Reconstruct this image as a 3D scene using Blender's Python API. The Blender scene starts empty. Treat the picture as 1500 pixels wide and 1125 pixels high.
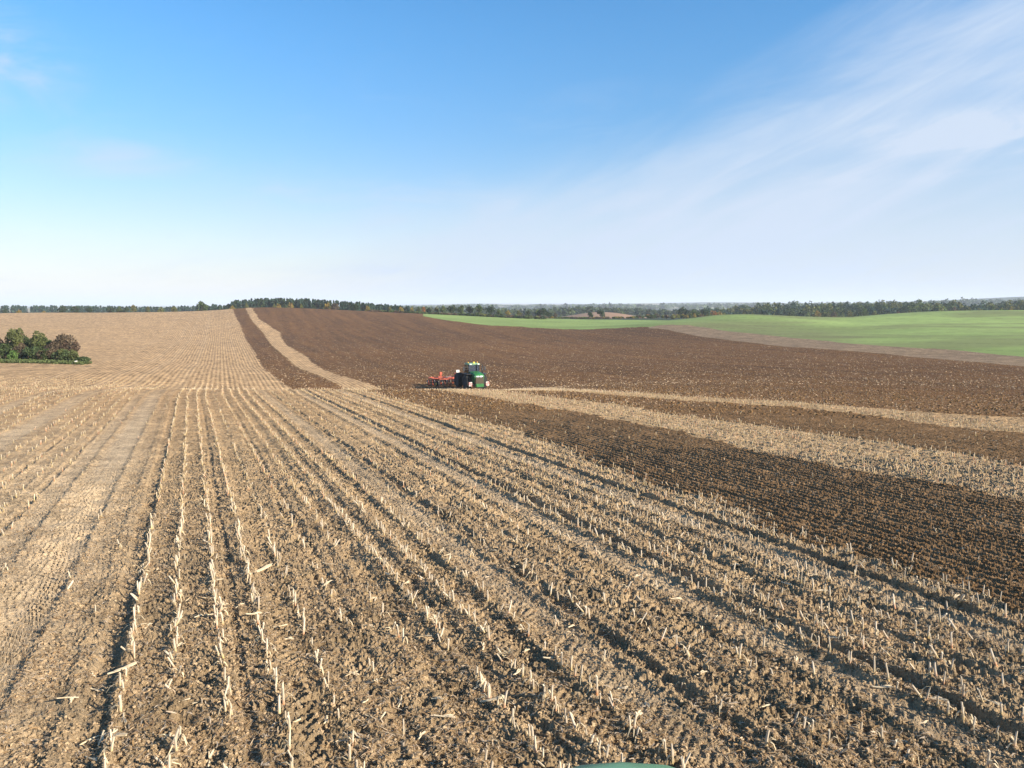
import bpy, bmesh, math, random
import numpy as np
from mathutils import Vector, Matrix
R = math.radians
random.seed(7); rng = np.random.default_rng(7)
scene = bpy.context.scene
col = scene.collection

# ------------------------------------------------------------------ camera
CAM_H = 5.5; FPX = 1133.0; PITCH = math.atan((562.5-447)/FPX)
cam_d = bpy.data.cameras.new('camera'); cam = bpy.data.objects.new('camera', cam_d); col.objects.link(cam)
cam_d.sensor_width = 36; cam_d.lens = 36*FPX/1500; cam_d.clip_end = 60000; cam_d.clip_start = 0.1
cam.location = (0, 0, CAM_H); cam.rotation_euler = (math.pi/2-PITCH, 0, 0)
scene.camera = cam

# ------------------------------------------------------------------ world, sun
SUN_EL = R(22.5); SUN_AZ = math.atan2(0.88, -0.47)       # clockwise from +Y
world = bpy.data.worlds.new('World'); scene.world = world; world.use_nodes = True
wn = world.node_tree.nodes; wl = world.node_tree.links; wn.clear()
def N(t, **k):
    n = wn.new(t)
    for a, b in k.items(): setattr(n, a, b)
    return n
sky = N('ShaderNodeTexSky', sky_type='NISHITA', sun_disc=False, sun_elevation=SUN_EL, sun_rotation=SUN_AZ,
        air_density=1.0, dust_density=0.3, ozone_density=2.2, altitude=50)
hs = N('ShaderNodeHueSaturation'); hs.inputs['Saturation'].default_value = 1.36
wl.new(sky.outputs[0], hs.inputs['Color'])
tc = N('ShaderNodeTexCoord'); sep = N('ShaderNodeSeparateXYZ'); wl.new(tc.outputs['Generated'], sep.inputs[0])
def M2(op, a, b=None, c=None, clamp=False):
    n = N('ShaderNodeMath', operation=op); n.use_clamp = clamp
    for i, v in enumerate((a, b, c)):
        if v is None: continue
        if isinstance(v, (int, float)): n.inputs[i].default_value = v
        else: wl.new(v, n.inputs[i])
    return n.outputs[0]
def smooth(v, a, b):
    n = N('ShaderNodeMapRange', interpolation_type='SMOOTHSTEP'); wl.new(v, n.inputs['Value'])
    n.inputs['From Min'].default_value = a; n.inputs['From Max'].default_value = b
    return n.outputs['Result']
AZ = M2('ARCTAN2', sep.outputs[0], sep.outputs[1]); EL = M2('ARCSINE', sep.outputs[2])
def band_noise(rot, sx, sy, scale, detail, rough, dist=0.0, off=0.0):
    ca, sa = math.cos(rot), math.sin(rot)
    a = M2('ADD', M2('MULTIPLY', AZ, ca*sx), M2('MULTIPLY', EL, sa*sx))
    b = M2('ADD', M2('MULTIPLY', AZ, -sa*sy), M2('MULTIPLY', EL, ca*sy))
    cb = N('ShaderNodeCombineXYZ'); wl.new(a, cb.inputs[0]); wl.new(b, cb.inputs[1]); cb.inputs[2].default_value = off
    n = N('ShaderNodeTexNoise'); n.inputs['Scale'].default_value = scale; n.inputs['Detail'].default_value = detail
    n.inputs['Roughness'].default_value = rough; n.inputs['Distortion'].default_value = dist
    wl.new(cb.outputs[0], n.inputs['Vector']); return n.outputs[0]
# a broad veil of cirrus rising to the right
lin = M2('SUBTRACT', M2('ADD', M2('MULTIPLY', AZ, 0.40), 0.14), EL)
n1 = band_noise(0.30, 1.4, 6.0, 2.0, 6, .55, .8)
n2 = band_noise(0.38, 2.2, 13.0, 2.0, 6, .58, .55, 3.0)
n3 = band_noise(0.10, 2.5, 9.0, 2.0, 7, .62, 1.0, 8.0)
edge = M2('ADD', lin, M2('MULTIPLY', M2('SUBTRACT', n1, .5), .22))
veil = M2('MULTIPLY', smooth(edge, -.05, .10), M2('SUBTRACT', 1.0, M2('MULTIPLY', smooth(lin, .12, .36), .55)))
low = smooth(EL, -.02, .08)
streak = smooth(n2, .25, .78)
v1 = M2('MULTIPLY', veil, M2('ADD', M2('MULTIPLY', streak, .50), .42))
right = smooth(AZ, -.25, .35)
v1 = M2('MULTIPLY', v1, M2('ADD', M2('MULTIPLY', right, .15), .93))
# small wisps on the left and a bright one at far right
def blob(az, el, wa, we):
    a = M2('DIVIDE', M2('SUBTRACT', AZ, az), wa); b = M2('DIVIDE', M2('SUBTRACT', EL, el), we)
    d = M2('SQRT', M2('ADD', M2('MULTIPLY', a, a), M2('MULTIPLY', b, b)))
    return M2('SUBTRACT', 1.0, smooth(d, 0.0, 1.0))
w = M2('ADD', M2('MULTIPLY', blob(-.585, .25, .12, .07), 1.0), M2('MULTIPLY', blob(-.47, .158, .16, .035), .5))
w = M2('ADD', w, M2('MULTIPLY', blob(.56, .185, .20, .035), 1.3))
w = M2('ADD', w, M2('MULTIPLY', blob(-.2, .13, .35, .05), .35))
v2 = M2('MULTIPLY', w, smooth(n3, .35, .7))
v3 = M2('MULTIPLY', smooth(n3, .52, .85), M2('MULTIPLY', M2('SUBTRACT', 1.0, smooth(EL, .1, .35)), .30))
hzn = M2('MULTIPLY', M2('SUBTRACT', 1.0, smooth(EL, -.04, .22)), .54)
cl = M2('ADD', M2('ADD', M2('ADD', v1, v2), v3), hzn, clamp=True)
mix = N('ShaderNodeMixRGB'); dim = N('ShaderNodeVectorMath', operation='MULTIPLY'); wl.new(hs.outputs[0], dim.inputs[0])
lowk = M2('SUBTRACT', 1.0, smooth(EL, .02, .36))
dc = N('ShaderNodeCombineXYZ'); wl.new(M2('SUBTRACT', 1.0, M2('MULTIPLY', lowk, .22)), dc.inputs[0]); wl.new(M2('SUBTRACT', 1.0, M2('MULTIPLY', lowk, .34)), dc.inputs[1]); wl.new(M2('SUBTRACT', 1.0, M2('MULTIPLY', lowk, .30)), dc.inputs[2])
wl.new(dc.outputs[0], dim.inputs[1])
wl.new(cl, mix.inputs[0]); wl.new(dim.outputs[0], mix.inputs[1])
CLOUD = mix.inputs[2]; CLOUD.default_value = (2.98, 3.52, 4.35, 1)
bg = N('ShaderNodeBackground'); wl.new(mix.outputs[0], bg.inputs[0]); bg.inputs[1].default_value = 0.10
wo = N('ShaderNodeOutputWorld'); wl.new(bg.outputs[0], wo.inputs[0])

sun_d = bpy.data.lights.new('sun', 'SUN'); sun_d.energy = 5.0; sun_d.angle = R(.53); sun_d.color = (1, .90, .76)
sun = bpy.data.objects.new('sun', sun_d); col.objects.link(sun)
SV = Vector((math.sin(SUN_AZ)*math.cos(SUN_EL), math.cos(SUN_AZ)*math.cos(SUN_EL), math.sin(SUN_EL)))
sun.rotation_euler = SV.to_track_quat('Z', 'Y').to_euler()
scene.view_settings.view_transform = 'Standard'; scene.view_settings.look = 'None'
scene.view_settings.exposure = 1.1; scene.view_settings.gamma = 1
scene.cycles.max_bounces = 6; scene.cycles.volume_bounces = 1; scene.cycles.transparent_max_bounces = 8

# ------------------------------------------------------------------ helpers
def tag(o, label=None, cat=None, group=None, kind=None):
    if label: o['label'] = label
    if cat: o['category'] = cat
    if group: o['group'] = group
    if kind: o['kind'] = kind
    return o
def empty(name, loc=(0, 0, 0), rz=0):
    o = bpy.data.objects.new(name, None); col.objects.link(o); o.location = loc; o.rotation_euler = (0, 0, rz)
    o.empty_display_size = .3; return o
def np_mesh(name, verts, faces, mat=None, smooth_=False, attrs=None):
    """verts (n,3), faces (m,k) with k=3 or 4"""
    me = bpy.data.meshes.new(name)
    verts = np.ascontiguousarray(verts, dtype=np.float32); faces = np.ascontiguousarray(faces, dtype=np.int32)
    m, k = faces.shape
    me.vertices.add(len(verts)); me.vertices.foreach_set('co', verts.ravel())
    me.loops.add(m*k); me.loops.foreach_set('vertex_index', faces.ravel())
    me.polygons.add(m); me.polygons.foreach_set('loop_start', np.arange(0, m*k, k, dtype=np.int32))
    me.polygons.foreach_set('use_smooth', np.full(m, smooth_, dtype=bool))
    for an, (typ, arr) in (attrs or {}).items():
        a = me.attributes.new(an, typ, 'POINT')
        a.data.foreach_set('color' if typ == 'FLOAT_COLOR' else 'value', np.ascontiguousarray(arr, dtype=np.float32).ravel())
    me.update(); me.validate()
    if mat: me.materials.append(mat)
    return me
def link(name, me, parent=None, loc=(0, 0, 0)):
    o = bpy.data.objects.new(name, me); col.objects.link(o); o.location = loc
    if parent: o.parent = parent
    return o

def mat_new(name):
    m = bpy.data.materials.new(name); m.use_nodes = True
    nt = m.node_tree; b = nt.nodes['Principled BSDF']; return m, nt, b
def simple_mat(name, c, rough=.5, metal=0, var=.15, scale=8, spec=.5, bump=0):
    m, nt, b = mat_new(name)
    n = nt.nodes.new('ShaderNodeTexNoise'); n.inputs['Scale'].default_value = scale; n.inputs['Detail'].default_value = 5
    t = nt.nodes.new('ShaderNodeTexCoord'); nt.links.new(t.outputs['Object'], n.inputs['Vector'])
    r = nt.nodes.new('ShaderNodeValToRGB'); nt.links.new(n.outputs[0], r.inputs[0])
    r.color_ramp.elements[0].position = .3; r.color_ramp.elements[1].position = .7
    r.color_ramp.elements[0].color = (*[x*(1-var) for x in c], 1); r.color_ramp.elements[1].color = (*[min(1, x*(1+var)) for x in c], 1)
    nt.links.new(r.outputs[0], b.inputs['Base Color'])
    b.inputs['Roughness'].default_value = rough; b.inputs['Metallic'].default_value = metal
    b.inputs['Specular IOR Level'].default_value = spec
    if bump:
        bp = nt.nodes.new('ShaderNodeBump'); bp.inputs['Strength'].default_value = bump; bp.inputs['Distance'].default_value = .02
        nt.links.new(n.outputs[0], bp.inputs['Height']); nt.links.new(bp.outputs[0], b.inputs['Normal'])
    return m
def attr_mat(name, rough=.9, trans=0.0, attr='col', var=.0, scale=3, spec=.2):
    """colour stored per vertex (real pigment differences between leaves and stalks)"""
    m, nt, b = mat_new(name)
    a = nt.nodes.new('ShaderNodeAttribute'); a.attribute_name = attr; out = a.outputs['Color']
    if var:
        oi = nt.nodes.new('ShaderNodeTexNoise'); oi.inputs['Scale'].default_value = scale
        tcn = nt.nodes.new('ShaderNodeTexCoord'); nt.links.new(tcn.outputs['Object'], oi.inputs['Vector'])
        h = nt.nodes.new('ShaderNodeHueSaturation'); nt.links.new(out, h.inputs['Color'])
        mr = nt.nodes.new('ShaderNodeMapRange'); mr.inputs['To Min'].default_value = 1-var; mr.inputs['To Max'].default_value = 1+var
        nt.links.new(oi.outputs[0], mr.inputs['Value']); nt.links.new(mr.outputs[0], h.inputs['Value']); out = h.outputs[0]
    nt.links.new(out, b.inputs['Base Color']); b.inputs['Roughness'].default_value = rough
    b.inputs['Specular IOR Level'].default_value = spec
    if trans:
        tr = nt.nodes.new('ShaderNodeBsdfTranslucent'); nt.links.new(out, tr.inputs['Color'])
        mx = nt.nodes.new('ShaderNodeMixShader'); mx.inputs[0].default_value = trans
        nt.links.new(b.outputs[0], mx.inputs[1]); nt.links.new(tr.outputs[0], mx.inputs[2])
        nt.links.new(mx.outputs[0], nt.nodes['Material Output'].inputs['Surface'])
    return m

# noise on arrays ---------------------------------------------------
TAB = rng.random((512, 512)).astype(np.float32)
def vnoise(x, y, seed=0):
    xi = np.floor(x).astype(np.int64); yi = np.floor(y).astype(np.int64)
    fx = (x-xi).astype(np.float32); fy = (y-yi).astype(np.float32)
    fx = fx*fx*(3-2*fx); fy = fy*fy*(3-2*fy)
    ox, oy = (seed*37) % 512, (seed*91) % 512
    x0 = (xi+ox) & 511; x1 = (x0+1) & 511; y0 = (yi+oy) & 511; y1 = (y0+1) & 511
    a = TAB[x0, y0]; b = TAB[x1, y0]; c = TAB[x0, y1]; d = TAB[x1, y1]
    return (a+(b-a)*fx)*(1-fy)+(c+(d-c)*fx)*fy            # 0..1
def fbm(x, y, oct=4, seed=0, gain=.5):
    s = 0; a = 1; t = 0
    for i in range(oct):
        ca, sa = math.cos(i*1.1+.4), math.sin(i*1.1+.4)
        s = s+a*vnoise((x*ca-y*sa)*2**i, (x*sa+y*ca)*2**i, seed+i*5); t += a; a *= gain
    return s/t
def sstep(x, a, b):
    t = np.clip((x-a)/(b-a), 0, 1); return t*t*(3-2*t)

# ------------------------------------------------------------------ terrain height
def ray(px, py):
    a = (px-750)/FPX; b = (562.5-py)/FPX
    return np.array([a, math.cos(PITCH)+b*math.sin(PITCH), -math.sin(PITCH)+b*math.cos(PITCH)])
def at(px, py, Y):
    d = ray(px, py); t = Y/d[1]; return (d[0]*t, Y, CAM_H+d[2]*t)
def project(X, Y, Z):
    dz = Z-CAM_H; c, s = math.cos(PITCH), math.sin(PITCH)
    dep = Y*c-dz*s; up = Y*s+dz*c
    return 750+FPX*X/dep, 562.5-FPX*up/dep, dep
K = 1.12
FARP = [ # (px, py, forward distance) surveyed off the picture
 (-500,548,105),(-500,528,140),(-500,500,230),(-500,480,320),(-500,465,400),(-500,458,450),
 (-200,548,105),(-200,528,140),(-200,500,230),(-200,480,320),(-200,465,400),(-200,458,450),
 (60,550,102),(60,528,140),(60,500,230),(60,480,320),(60,466,400),(60,458,450),
 (200,549,110),(180,528,150),(180,500,245),(180,478,335),(180,464,400),(180,458,440),
 (300,556,115),(300,534,165),(300,500,270),(300,477,350),(300,462,410),(300,455.5,440),
 (365,564,112),(365,530,180),(365,500,270),(365,475,350),(365,460,405),(365,451,440),
 (450,567,112),(450,540,165),(450,505,260),(450,478,345),(450,461,405),(450,453,435),
 (600,562,120),(600,538,165),(600,510,240),(600,485,325),(600,468,390),(600,461.5,425),
 (695,563,119),(750,556,130),(750,530,182),(750,505,250),(750,487,310),(750,477,350),
 (850,566,100),(850,545,143),(850,520,205),(850,500,268),(850,482,335),
 (1000,562,100),(1000,540,145),(1000,510,220),(1000,490,280),(1000,474,330),
 (1250,575,80),(1250,555,103),(1250,530,145),(1250,512,190),(1250,504,212),(1250,485,295),(1250,470,375),(1250,464,410),
 (1100,491,265),(1100,475,330),(1100,460.5,395),
 (1200,465.5,430),(1200,471,500),(1250,464.6,430),(1250,471,510),(1300,460,450),(1300,463,540),(1150,463,415),(1150,470,490),(1050,461.5,400),(1000,468,400),(1000,470,460),(1350,480,300),(1350,457,460),(1350,520,175),(1350,470,360),
 (1500,585,72),(1500,555,103),(1500,535,135),(1500,522,160),(1500,506,190),(1500,490,240),(1500,470,350),(1500,455.5,500),
 (1900,590,68),(1900,545,110),(1900,515,160),(1900,490,240),(1900,470,350),(1900,455,500),
 (650,461,470),(750,465.5,510),(850,467.5,530),(950,466,520),(700,470,400),(850,477,400),
]
pts = []
for px, py, Y in FARP:
    pts.append(at(px, py, Y*(K if Y > 90 else 1.0)))
slopeN = .038
for Y in (-40, -10, 8, 20, 34, 48, 60):
    for X in (-70, -35, -12, 8, 28, 55, 85):
        if abs(X) > Y*1.3+40: continue
        pts.append((X, Y, -slopeN*max(Y, -5)))
for px, Y, z in ((300, 71, -2.7), (300, 78, -3.05), (300, 90, -4.5), (450, 71, -2.7), (450, 78, -3.05), (450, 90, -4.7), (450, 106, -6.6), (450, 118, -7.9),
                 (600, 71, -2.7), (600, 78, -3.1), (600, 90, -4.7), (600, 106, -6.7), (600, 120, -7.9), (700, 69, -2.6), (700, 77, -3.05), (700, 90, -4.6), (700, 108, -6.6), (700, 120, -7.8),
                 (120, 75, -2.85), (-100, 75, -2.85), (850, 70, -2.7), (850, 82, -3.7), (1000, 68, -2.6)):
    pts.append(((px-750)/FPX*Y, Y, z))
for az in range(-180, 181, 20):                       # behind and beyond, hidden hollows
    for r in (160,):
        if abs(az) > 70: pts.append((r*math.sin(R(az)), r*math.cos(R(az)), -6))
for px in (-500, -200, 60, 200, 300, 365, 450, 550):
    pts.append(((px-750)/FPX*600, 600, -5)); pts.append(((px-750)/FPX*720, 720, -8))
for px in (650, 750, 850, 950, 1100, 1250): pts.append(((px-750)/FPX*680, 680, -11))
for px in (1350, 1500, 1900): pts.append(((px-750)/FPX*690, 690, -8))
pts = np.array(pts, dtype=np.float64)
S = 100.0
def tps(r2): return .5*r2*np.log(r2+1e-9)
def fit(p, lam=2e-4):
    xy = p[:, :2]/S; n = len(p)
    d2 = ((xy[:, None]-xy[None])**2).sum(-1)
    A = np.zeros((n+3, n+3)); A[:n, :n] = tps(d2)+lam*np.eye(n); Pm = np.hstack([np.ones((n, 1)), xy])
    A[:n, n:] = Pm; A[n:, :n] = Pm.T
    return np.linalg.solve(A, np.concatenate([p[:, 2], np.zeros(3)]))
W = fit(pts)
def z_near(X, Y):
    X = np.asarray(X, dtype=np.float64).ravel(); Y = np.asarray(Y, dtype=np.float64).ravel()
    out = np.zeros(len(X)); xy = pts[:, :2]/S; n = len(pts)
    for i in range(0, len(X), 40000):
        a = np.stack([X[i:i+40000], Y[i:i+40000]], 1)/S
        d2 = ((a[:, None]-xy[None])**2).sum(-1)
        out[i:i+40000] = tps(d2)@W[:n]+W[n]+a@W[n+1:]
    return out
def z_far(X, Y):
    r = np.hypot(X, Y); az = np.arctan2(X, Y)
    z = -13+6*(fbm(X/700, Y/700, 3, 3)-.5)*2
    # rising tree-covered country far off, higher to the right
    z = z+sstep(r, 2200, 6500)*sstep(az, -.28, -.02)*(24+60*(fbm(X/2300+7, Y/2300, 3, 9)-.5))
    z = z+sstep(r, 3000, 5200)*34*sstep(az, .38, .62)
    z = z+9*np.exp(-((az-.115)/.05)**2)*np.exp(-((r-930)/120.)**2)   # small brown knoll beyond the green field
    z = z+5*sstep(az, .2, .5)*sstep(r, 700, 850)
    return z
def height(X, Y):
    X = np.asarray(X, dtype=np.float64); Y = np.asarray(Y, dtype=np.float64); sh = X.shape
    X = X.ravel(); Y = Y.ravel(); r = np.hypot(X, Y)
    k = sstep(r, 640, 830); z = np.zeros(len(X))
    nn = k < 1
    if nn.any(): z[nn] += (1-k[nn])*z_near(X[nn], Y[nn])
    ff = k > 0
    if ff.any(): z[ff] += k[ff]*z_far(X[ff], Y[ff])
    return z.reshape(sh)
def hit(px, py, y0=5., y1=900.):
    d = ray(px, py); Ys = np.concatenate([np.arange(y0, 200, .5), np.arange(200, y1, 2.)]); Ys = Ys[Ys >= y0]
    t = Ys/d[1]; X = d[0]*t; zr = CAM_H+d[2]*t; g = height(X, Ys)
    w = np.nonzero(zr < g)[0]
    if len(w) == 0: i = int(np.argmin(zr-g))
    else: i = w[0]
    return X[i], Ys[i]

# coordinates along / across the crop rows
TH = math.atan((280-750)/FPX)
DV = np.array([math.sin(TH), math.cos(TH)])         # row direction
def uv(X, Y):
    v = X*DV[0]+Y*DV[1]; u = X*DV[1]-Y*DV[0]
    return u-.034*np.clip(v-75, 0, None), v
def inv_uv(u, v):
    u = u+.034*np.clip(v-75, 0, None)
    return u*DV[1]+v*DV[0], -u*DV[0]+v*DV[1]
def edge_fn(near, far=()):
    P = [hit(px, py, 5, 100) for px, py in near]+[hit(px, py, 97) for px, py in far]
    a = np.array(P); u, v = uv(a[:, 0], a[:, 1]); o = np.argsort(v); return v[o], u[o]
E1 = edge_fn([(1500,905),(1383,860),(1267,815),(1167,790),(1100,757),(1000,725),(933,703),(867,675),(800,650),(733,627),(633,600),(560,578)],
             [(420,566),(392,544),(370,512),(352,476),(341,454)])
E2 = edge_fn([(1500,737),(1433,723),(1300,700),(1133,670),(1000,637),(867,610),(733,587),(690,580)],
             [(500,567),(438,540),(398,506),(386,488),(370,472),(361,454)])
E3 = edge_fn([(1500,683),(1367,660),(1200,637),(1000,610),(900,593),(833,585),(760,576)],
             [(550,566),(490,548),(450,524),(416,502),(410,488),(380,468),(371,454)])
E4 = edge_fn([(1500,637),(1400,627),(1267,610),(1167,597),(1000,588),(900,580),(800,573)])
E5 = edge_fn([(1500,613),(1333,603),(1167,590),(1000,581),(900,574.5),(800,568.5)])
V_TRACTOR = 106.
def az_edge(lst, y0=100):
    a = np.array([hit(px, py, y0) for px, py in lst]); az = np.arctan2(a[:, 0], a[:, 1]); o = np.argsort(az)
    return az[o], np.hypot(a[:, 0], a[:, 1])[o]
G1 = az_edge([(620,463.5),(660,470),(720,477),(800,481),(850,482.5),(900,481),(950,479),(980,475.5),(1010,477),(1050,483),(1110,490),(1250,504),(1320,509),(1400,513),(1500,523),(1800,530)])
G0 = az_edge([(950,480.5),(980,484),(1030,494),(1090,501),(1150,508),(1230,514),(1300,518.5),(1400,528),(1500,537),(1800,548)])
def classes(X, Y):
    """0 stubble, 1 tilled, 2 green crop, 3 headland stubble, 4 far country"""
    u, v = uv(X, Y); r = np.hypot(X, Y); az = np.arctan2(X, Y)
    wob = (vnoise(v/1.9, u/3., 2)-.5)*.9+(vnoise(v/.45, u/.6, 4)-.5)*.55
    uw = u+wob
    e = [np.interp(v, *E) for E in (E1, E2, E3, E4, E5)]
    c = np.zeros(X.shape, dtype=np.int8)
    c[(uw > e[0]) & (uw < e[1])] = 1
    c[(uw > e[2])] = 1
    c[(uw > e[3]) & (uw < e[4]) & (v < V_TRACTOR)] = 0
    wr = 1+(vnoise(az*90, r/60, 8)-.5)*.012
    g0 = np.interp(az, *G0)*wr; g1 = np.interp(az, *G1)*wr
    right = az > G0[0][0]
    c[right & (r > g0)] = 3
    c[(az > G1[0][0]) & (r > g1) & (Y > 90)] = 2
    c[(r > 545+60*(az < -.1)) & (az < .23)] = 4
    c[r > 700] = 4
    return c, u, v, r, az

# wheel marks in the stubble: (offset across the rows, half width, depth, tread, smoothness)
MARKS = [(-3.35, .58, .03, .055, .75), (-4.55, .35, .02, .02, .4), (-2.2, .3, .02, .02, .2), (-9.2, .70, .03, .015, .7), (-6.6, .16, .08, 0, 0), (-5.1, .14, .06, 0, 0), (-1.45, .20, .06, 0, 0), (.60, .09, .05, 0, 0),
         (1.55, .30, .05, .05, .2), (2.55, .20, .05, .03, 0), (3.45, .25, .04, .04, .1), (5.2, .24, .05, .04, .1), (7.7, .2, .05, .03, 0), (4.3, .16, .05, 0, 0), (6.15, .33, .03, .015, .55), (6.85, .17, .10, 0, 0), (8.6, .32, .055, .04, .1),
         (9.45, .34, .03, .015, .6), (10.25, .17, .12, 0, 0), (11.6, .26, .07, .03, 0), (13.3, .36, .03, .012, .55), (14.1, .2, .10, 0, 0),
         (-13, .6, .03, .01, .7), (-16, .3, .07, 0, 0), (-20.5, .6, .03, .01, .6), (-24, .3, .07, 0, 0)]
ROW0, ROWD = .27, .74
def row_d(u): return np.abs((u-ROW0+ROWD/2) % ROWD-ROWD/2)
def micro(X, Y, c, u, v, r):
    fade = 1/(1+(r/120)**2)
    h = np.zeros_like(X)
    nj = fbm(v/.35, u/.35, 3, 17, .6)
    ub = u+.06*(vnoise(v/3.5, u*0+3, 6)-.5)*2
    rough = np.ones_like(X); tread = np.zeros_like(X); rut = np.zeros_like(X)
    for i, (uc, w, d, t, s) in enumerate(MARKS):
        du = np.abs(ub-uc+.05*(nj-.5)*2); m = du < w*2.4
        if not m.any(): continue
        q = du[m]/w
        prof = 1-sstep(q, .62, 1.25); berm = np.exp(-((q-1.35)/.35)**2)*(.3+1.2*nj[m])
        along = .25+1.3*fbm(v[m]/.8, v[m]*0+i, 3, i+11)
        rut[m] -= d*prof*along-.30*d*berm*along
        rough[m] *= 1-s*prof
        if t: tread[m] += t*prof*np.clip(np.sin(2*np.pi*(v[m]+.9*du[m])/.21)*1.6, -1, 1)*(.15+1.2*vnoise(v[m]/.5, u[m]/.3, 40+i))
    tread *= 1-sstep(r, 22, 42); st = (c == 0) | (c == 3)
    cl1 = fbm(X/.19, Y/.19, 4, 21, .55); cl2 = np.abs(fbm(X/.055, Y/.055, 2, 31, .65)-.5)*2; cl5 = vnoise(X/.028, Y/.028, 33); big = fbm(X/.55, Y/.55, 2, 41)
    pits = sstep(fbm(X/.26, Y/.17, 3, 51, .55), .56, .78)
    rowh = .035*np.exp(-(row_d(u)/.10)**2)*(.5+vnoise(v/.25, u/.7, 60))
    calm = .65+.35*sstep(u, -2.6, -.2)
    hs_ = (rough*calm*(.095*(cl1-.5)+.075*cl2+.03*(cl5-.5)+.09*(big-.5)-.085*pits)+.012*cl2*(1-rough)+rut+tread+rowh*rough)
    rg = u/.34
    ridge = .5+.5*np.cos(2*np.pi*(rg+.25*(vnoise(v/1.2, u/.8, 71)-.5)))
    cl3 = fbm(X/.16, Y/.16, 4, 81, .6); cl4 = fbm(X/.07, Y/.07, 2, 91)
    hp = .10*ridge*(.45+.75*fbm(v/1.8, u/.5, 2, 75))*(1-.75*sstep(r, 40, 75))+.07*(fbm(X/.15, Y/.15, 4, 83, .65)-.5)+.03*(cl5-.5)+.06*(fbm(X/.6, Y/.6, 2, 95)-.5)+.02
    h = np.where(st, hs_, np.where(c == 1, hp, 0))
    return h*fade

# ------------------------------------------------------------------ ground sheet
fine = np.arange(-37.5, 37.5, .068); side = np.concatenate([np.arange(37.5, 60, .5), np.arange(60, 180.1, 4)])
ang = np.concatenate([-side[::-1], fine[1:], side]); ang = np.unique(np.round(ang, 4)); ang = R(1)*ang
rs = [.6, 2., 4., 6., 7.5]; r_ = 8.6
while r_ < 30000:
    rs.append(r_)
    if r_ < 20: r_ += max(.022, r_*r_*.00028)
    elif r_ < 62: r_ += .11
    elif r_ < 135: r_ += .30
    elif r_ < 640: r_ *= 1.0055
    else: r_ *= 1.022
rs = np.array(rs); nr, na = len(rs), len(ang)
RR, AA = np.meshgrid(rs, ang, indexing='ij')
X = (RR*np.sin(AA)).ravel(); Y = (RR*np.cos(AA)).ravel()
# smooth height evaluated on a coarser radial/angular lattice is not needed: evaluate everywhere
Z = np.zeros(len(X))
ci = np.unique(np.concatenate([np.arange(0, na, 6), [na-1]]))             # macro shape is smooth: every sixth column, then interpolate
Zc = height(RR[:, ci], AA[:, ci]*0) if False else height(RR[:, ci]*np.sin(AA[:, ci]), RR[:, ci]*np.cos(AA[:, ci]))
pos = np.interp(np.arange(na), ci, np.arange(len(ci))); i0 = np.clip(np.floor(pos).astype(int), 0, len(ci)-2); fr = pos-i0
Z = (Zc[:, i0]*(1-fr)+Zc[:, i0+1]*fr).ravel()
C, U, V, RD, AZv = classes(X, Y)
Z = Z+micro(X, Y, C, U, V, RD)
# surface pigments, plus slope shade painted into the green
def c3(*a): return np.array(a)
alb = np.zeros((len(X), 3))
n_a = fbm(X/9, Y/9, 4, 101); n_b = fbm(X/1.3, Y/1.3, 3, 111); n_c = fbm(X/60, Y/60, 3, 121)
bare = np.zeros(len(X))
for uc, w, d, t, s in MARKS:
    if s > .3: bare = np.maximum(bare, s*(1-sstep(np.abs(U-uc)/w+.5*(n_b-.5), .5, 1.5)))
bare *= 1-.8*sstep(V, 50, 100); near_soil = c3(.355, .252, .142); dry_soil = c3(.50, .375, .235); straw_far = c3(.39, .25, .125)
far_k = sstep(RD, 14, 75)[:, None]
st = near_soil*(1-far_k)+straw_far*far_k
st = st*(.82+.36*n_b)[:, None]
st = st*(1-.75*bare[:, None])+dry_soil*.75*bare[:, None]
st = st*(.90+.2*n_a)[:, None]
st = st*(1+.06*sstep(U, 18, 24))[:, None]
leftk = sstep(-U, .8, 3)[:, None]*(1-far_k); st = st*(1-.5*leftk)+dry_soil*1.08*.5*leftk
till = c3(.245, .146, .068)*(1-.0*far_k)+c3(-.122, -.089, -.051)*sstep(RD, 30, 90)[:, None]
strk = fbm(U/2.2, V/45, 3, 191); pas = vnoise(np.floor(U/9.5)*3.7, U*0+.5, 193)
till = till*(1+(.75*(strk-.5)+.16*(pas-.5))*sstep(RD, 50, 110))[:, None]
till = till*(.78+.44*n_c)[:, None]*(.88+.24*n_a)[:, None]
dk = sstep(RD, 200, 330)[:, None]*sstep(AZv, -.05, .2)[:, None]; till = till*(1-.22*dk)
green = c3(.215, .285, .080)*(.75+.5*n_c)[:, None]*(.9+.2*n_a)[:, None]
streak_shade = sstep(fbm(X/45+9, Y/22, 3, 131), .40, .68)[:, None]*sstep(AZv, .17, .26)[:, None]; slope_shade = (sstep(AZv, .17, .23)*(1-sstep(AZv, .36, .47))*(1-sstep(RD, 330, 430)))[:, None]; streak_shade = np.clip(streak_shade*.7+.85*slope_shade*(.6+.6*fbm(X/60, Y/9, 3, 197))[:, None], 0, 1); green = green*(1-streak_shade)+c3(.155, .165, .062)*streak_shade  # shade of the hill's near slope painted as darker olive, mixed with crop streaks
tram = (np.abs((U*.93+V*.37) % 24-12) < .5)[:, None]*(C == 2)[:, None]; green = green*(1-.35*tram)*(.84+.32*fbm(X/14, Y/14, 4, 195))[:, None]
head = c3(.21, .145, .085)*(.7+.6*fbm(X/3, Y/3, 3, 141))[:, None]
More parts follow.
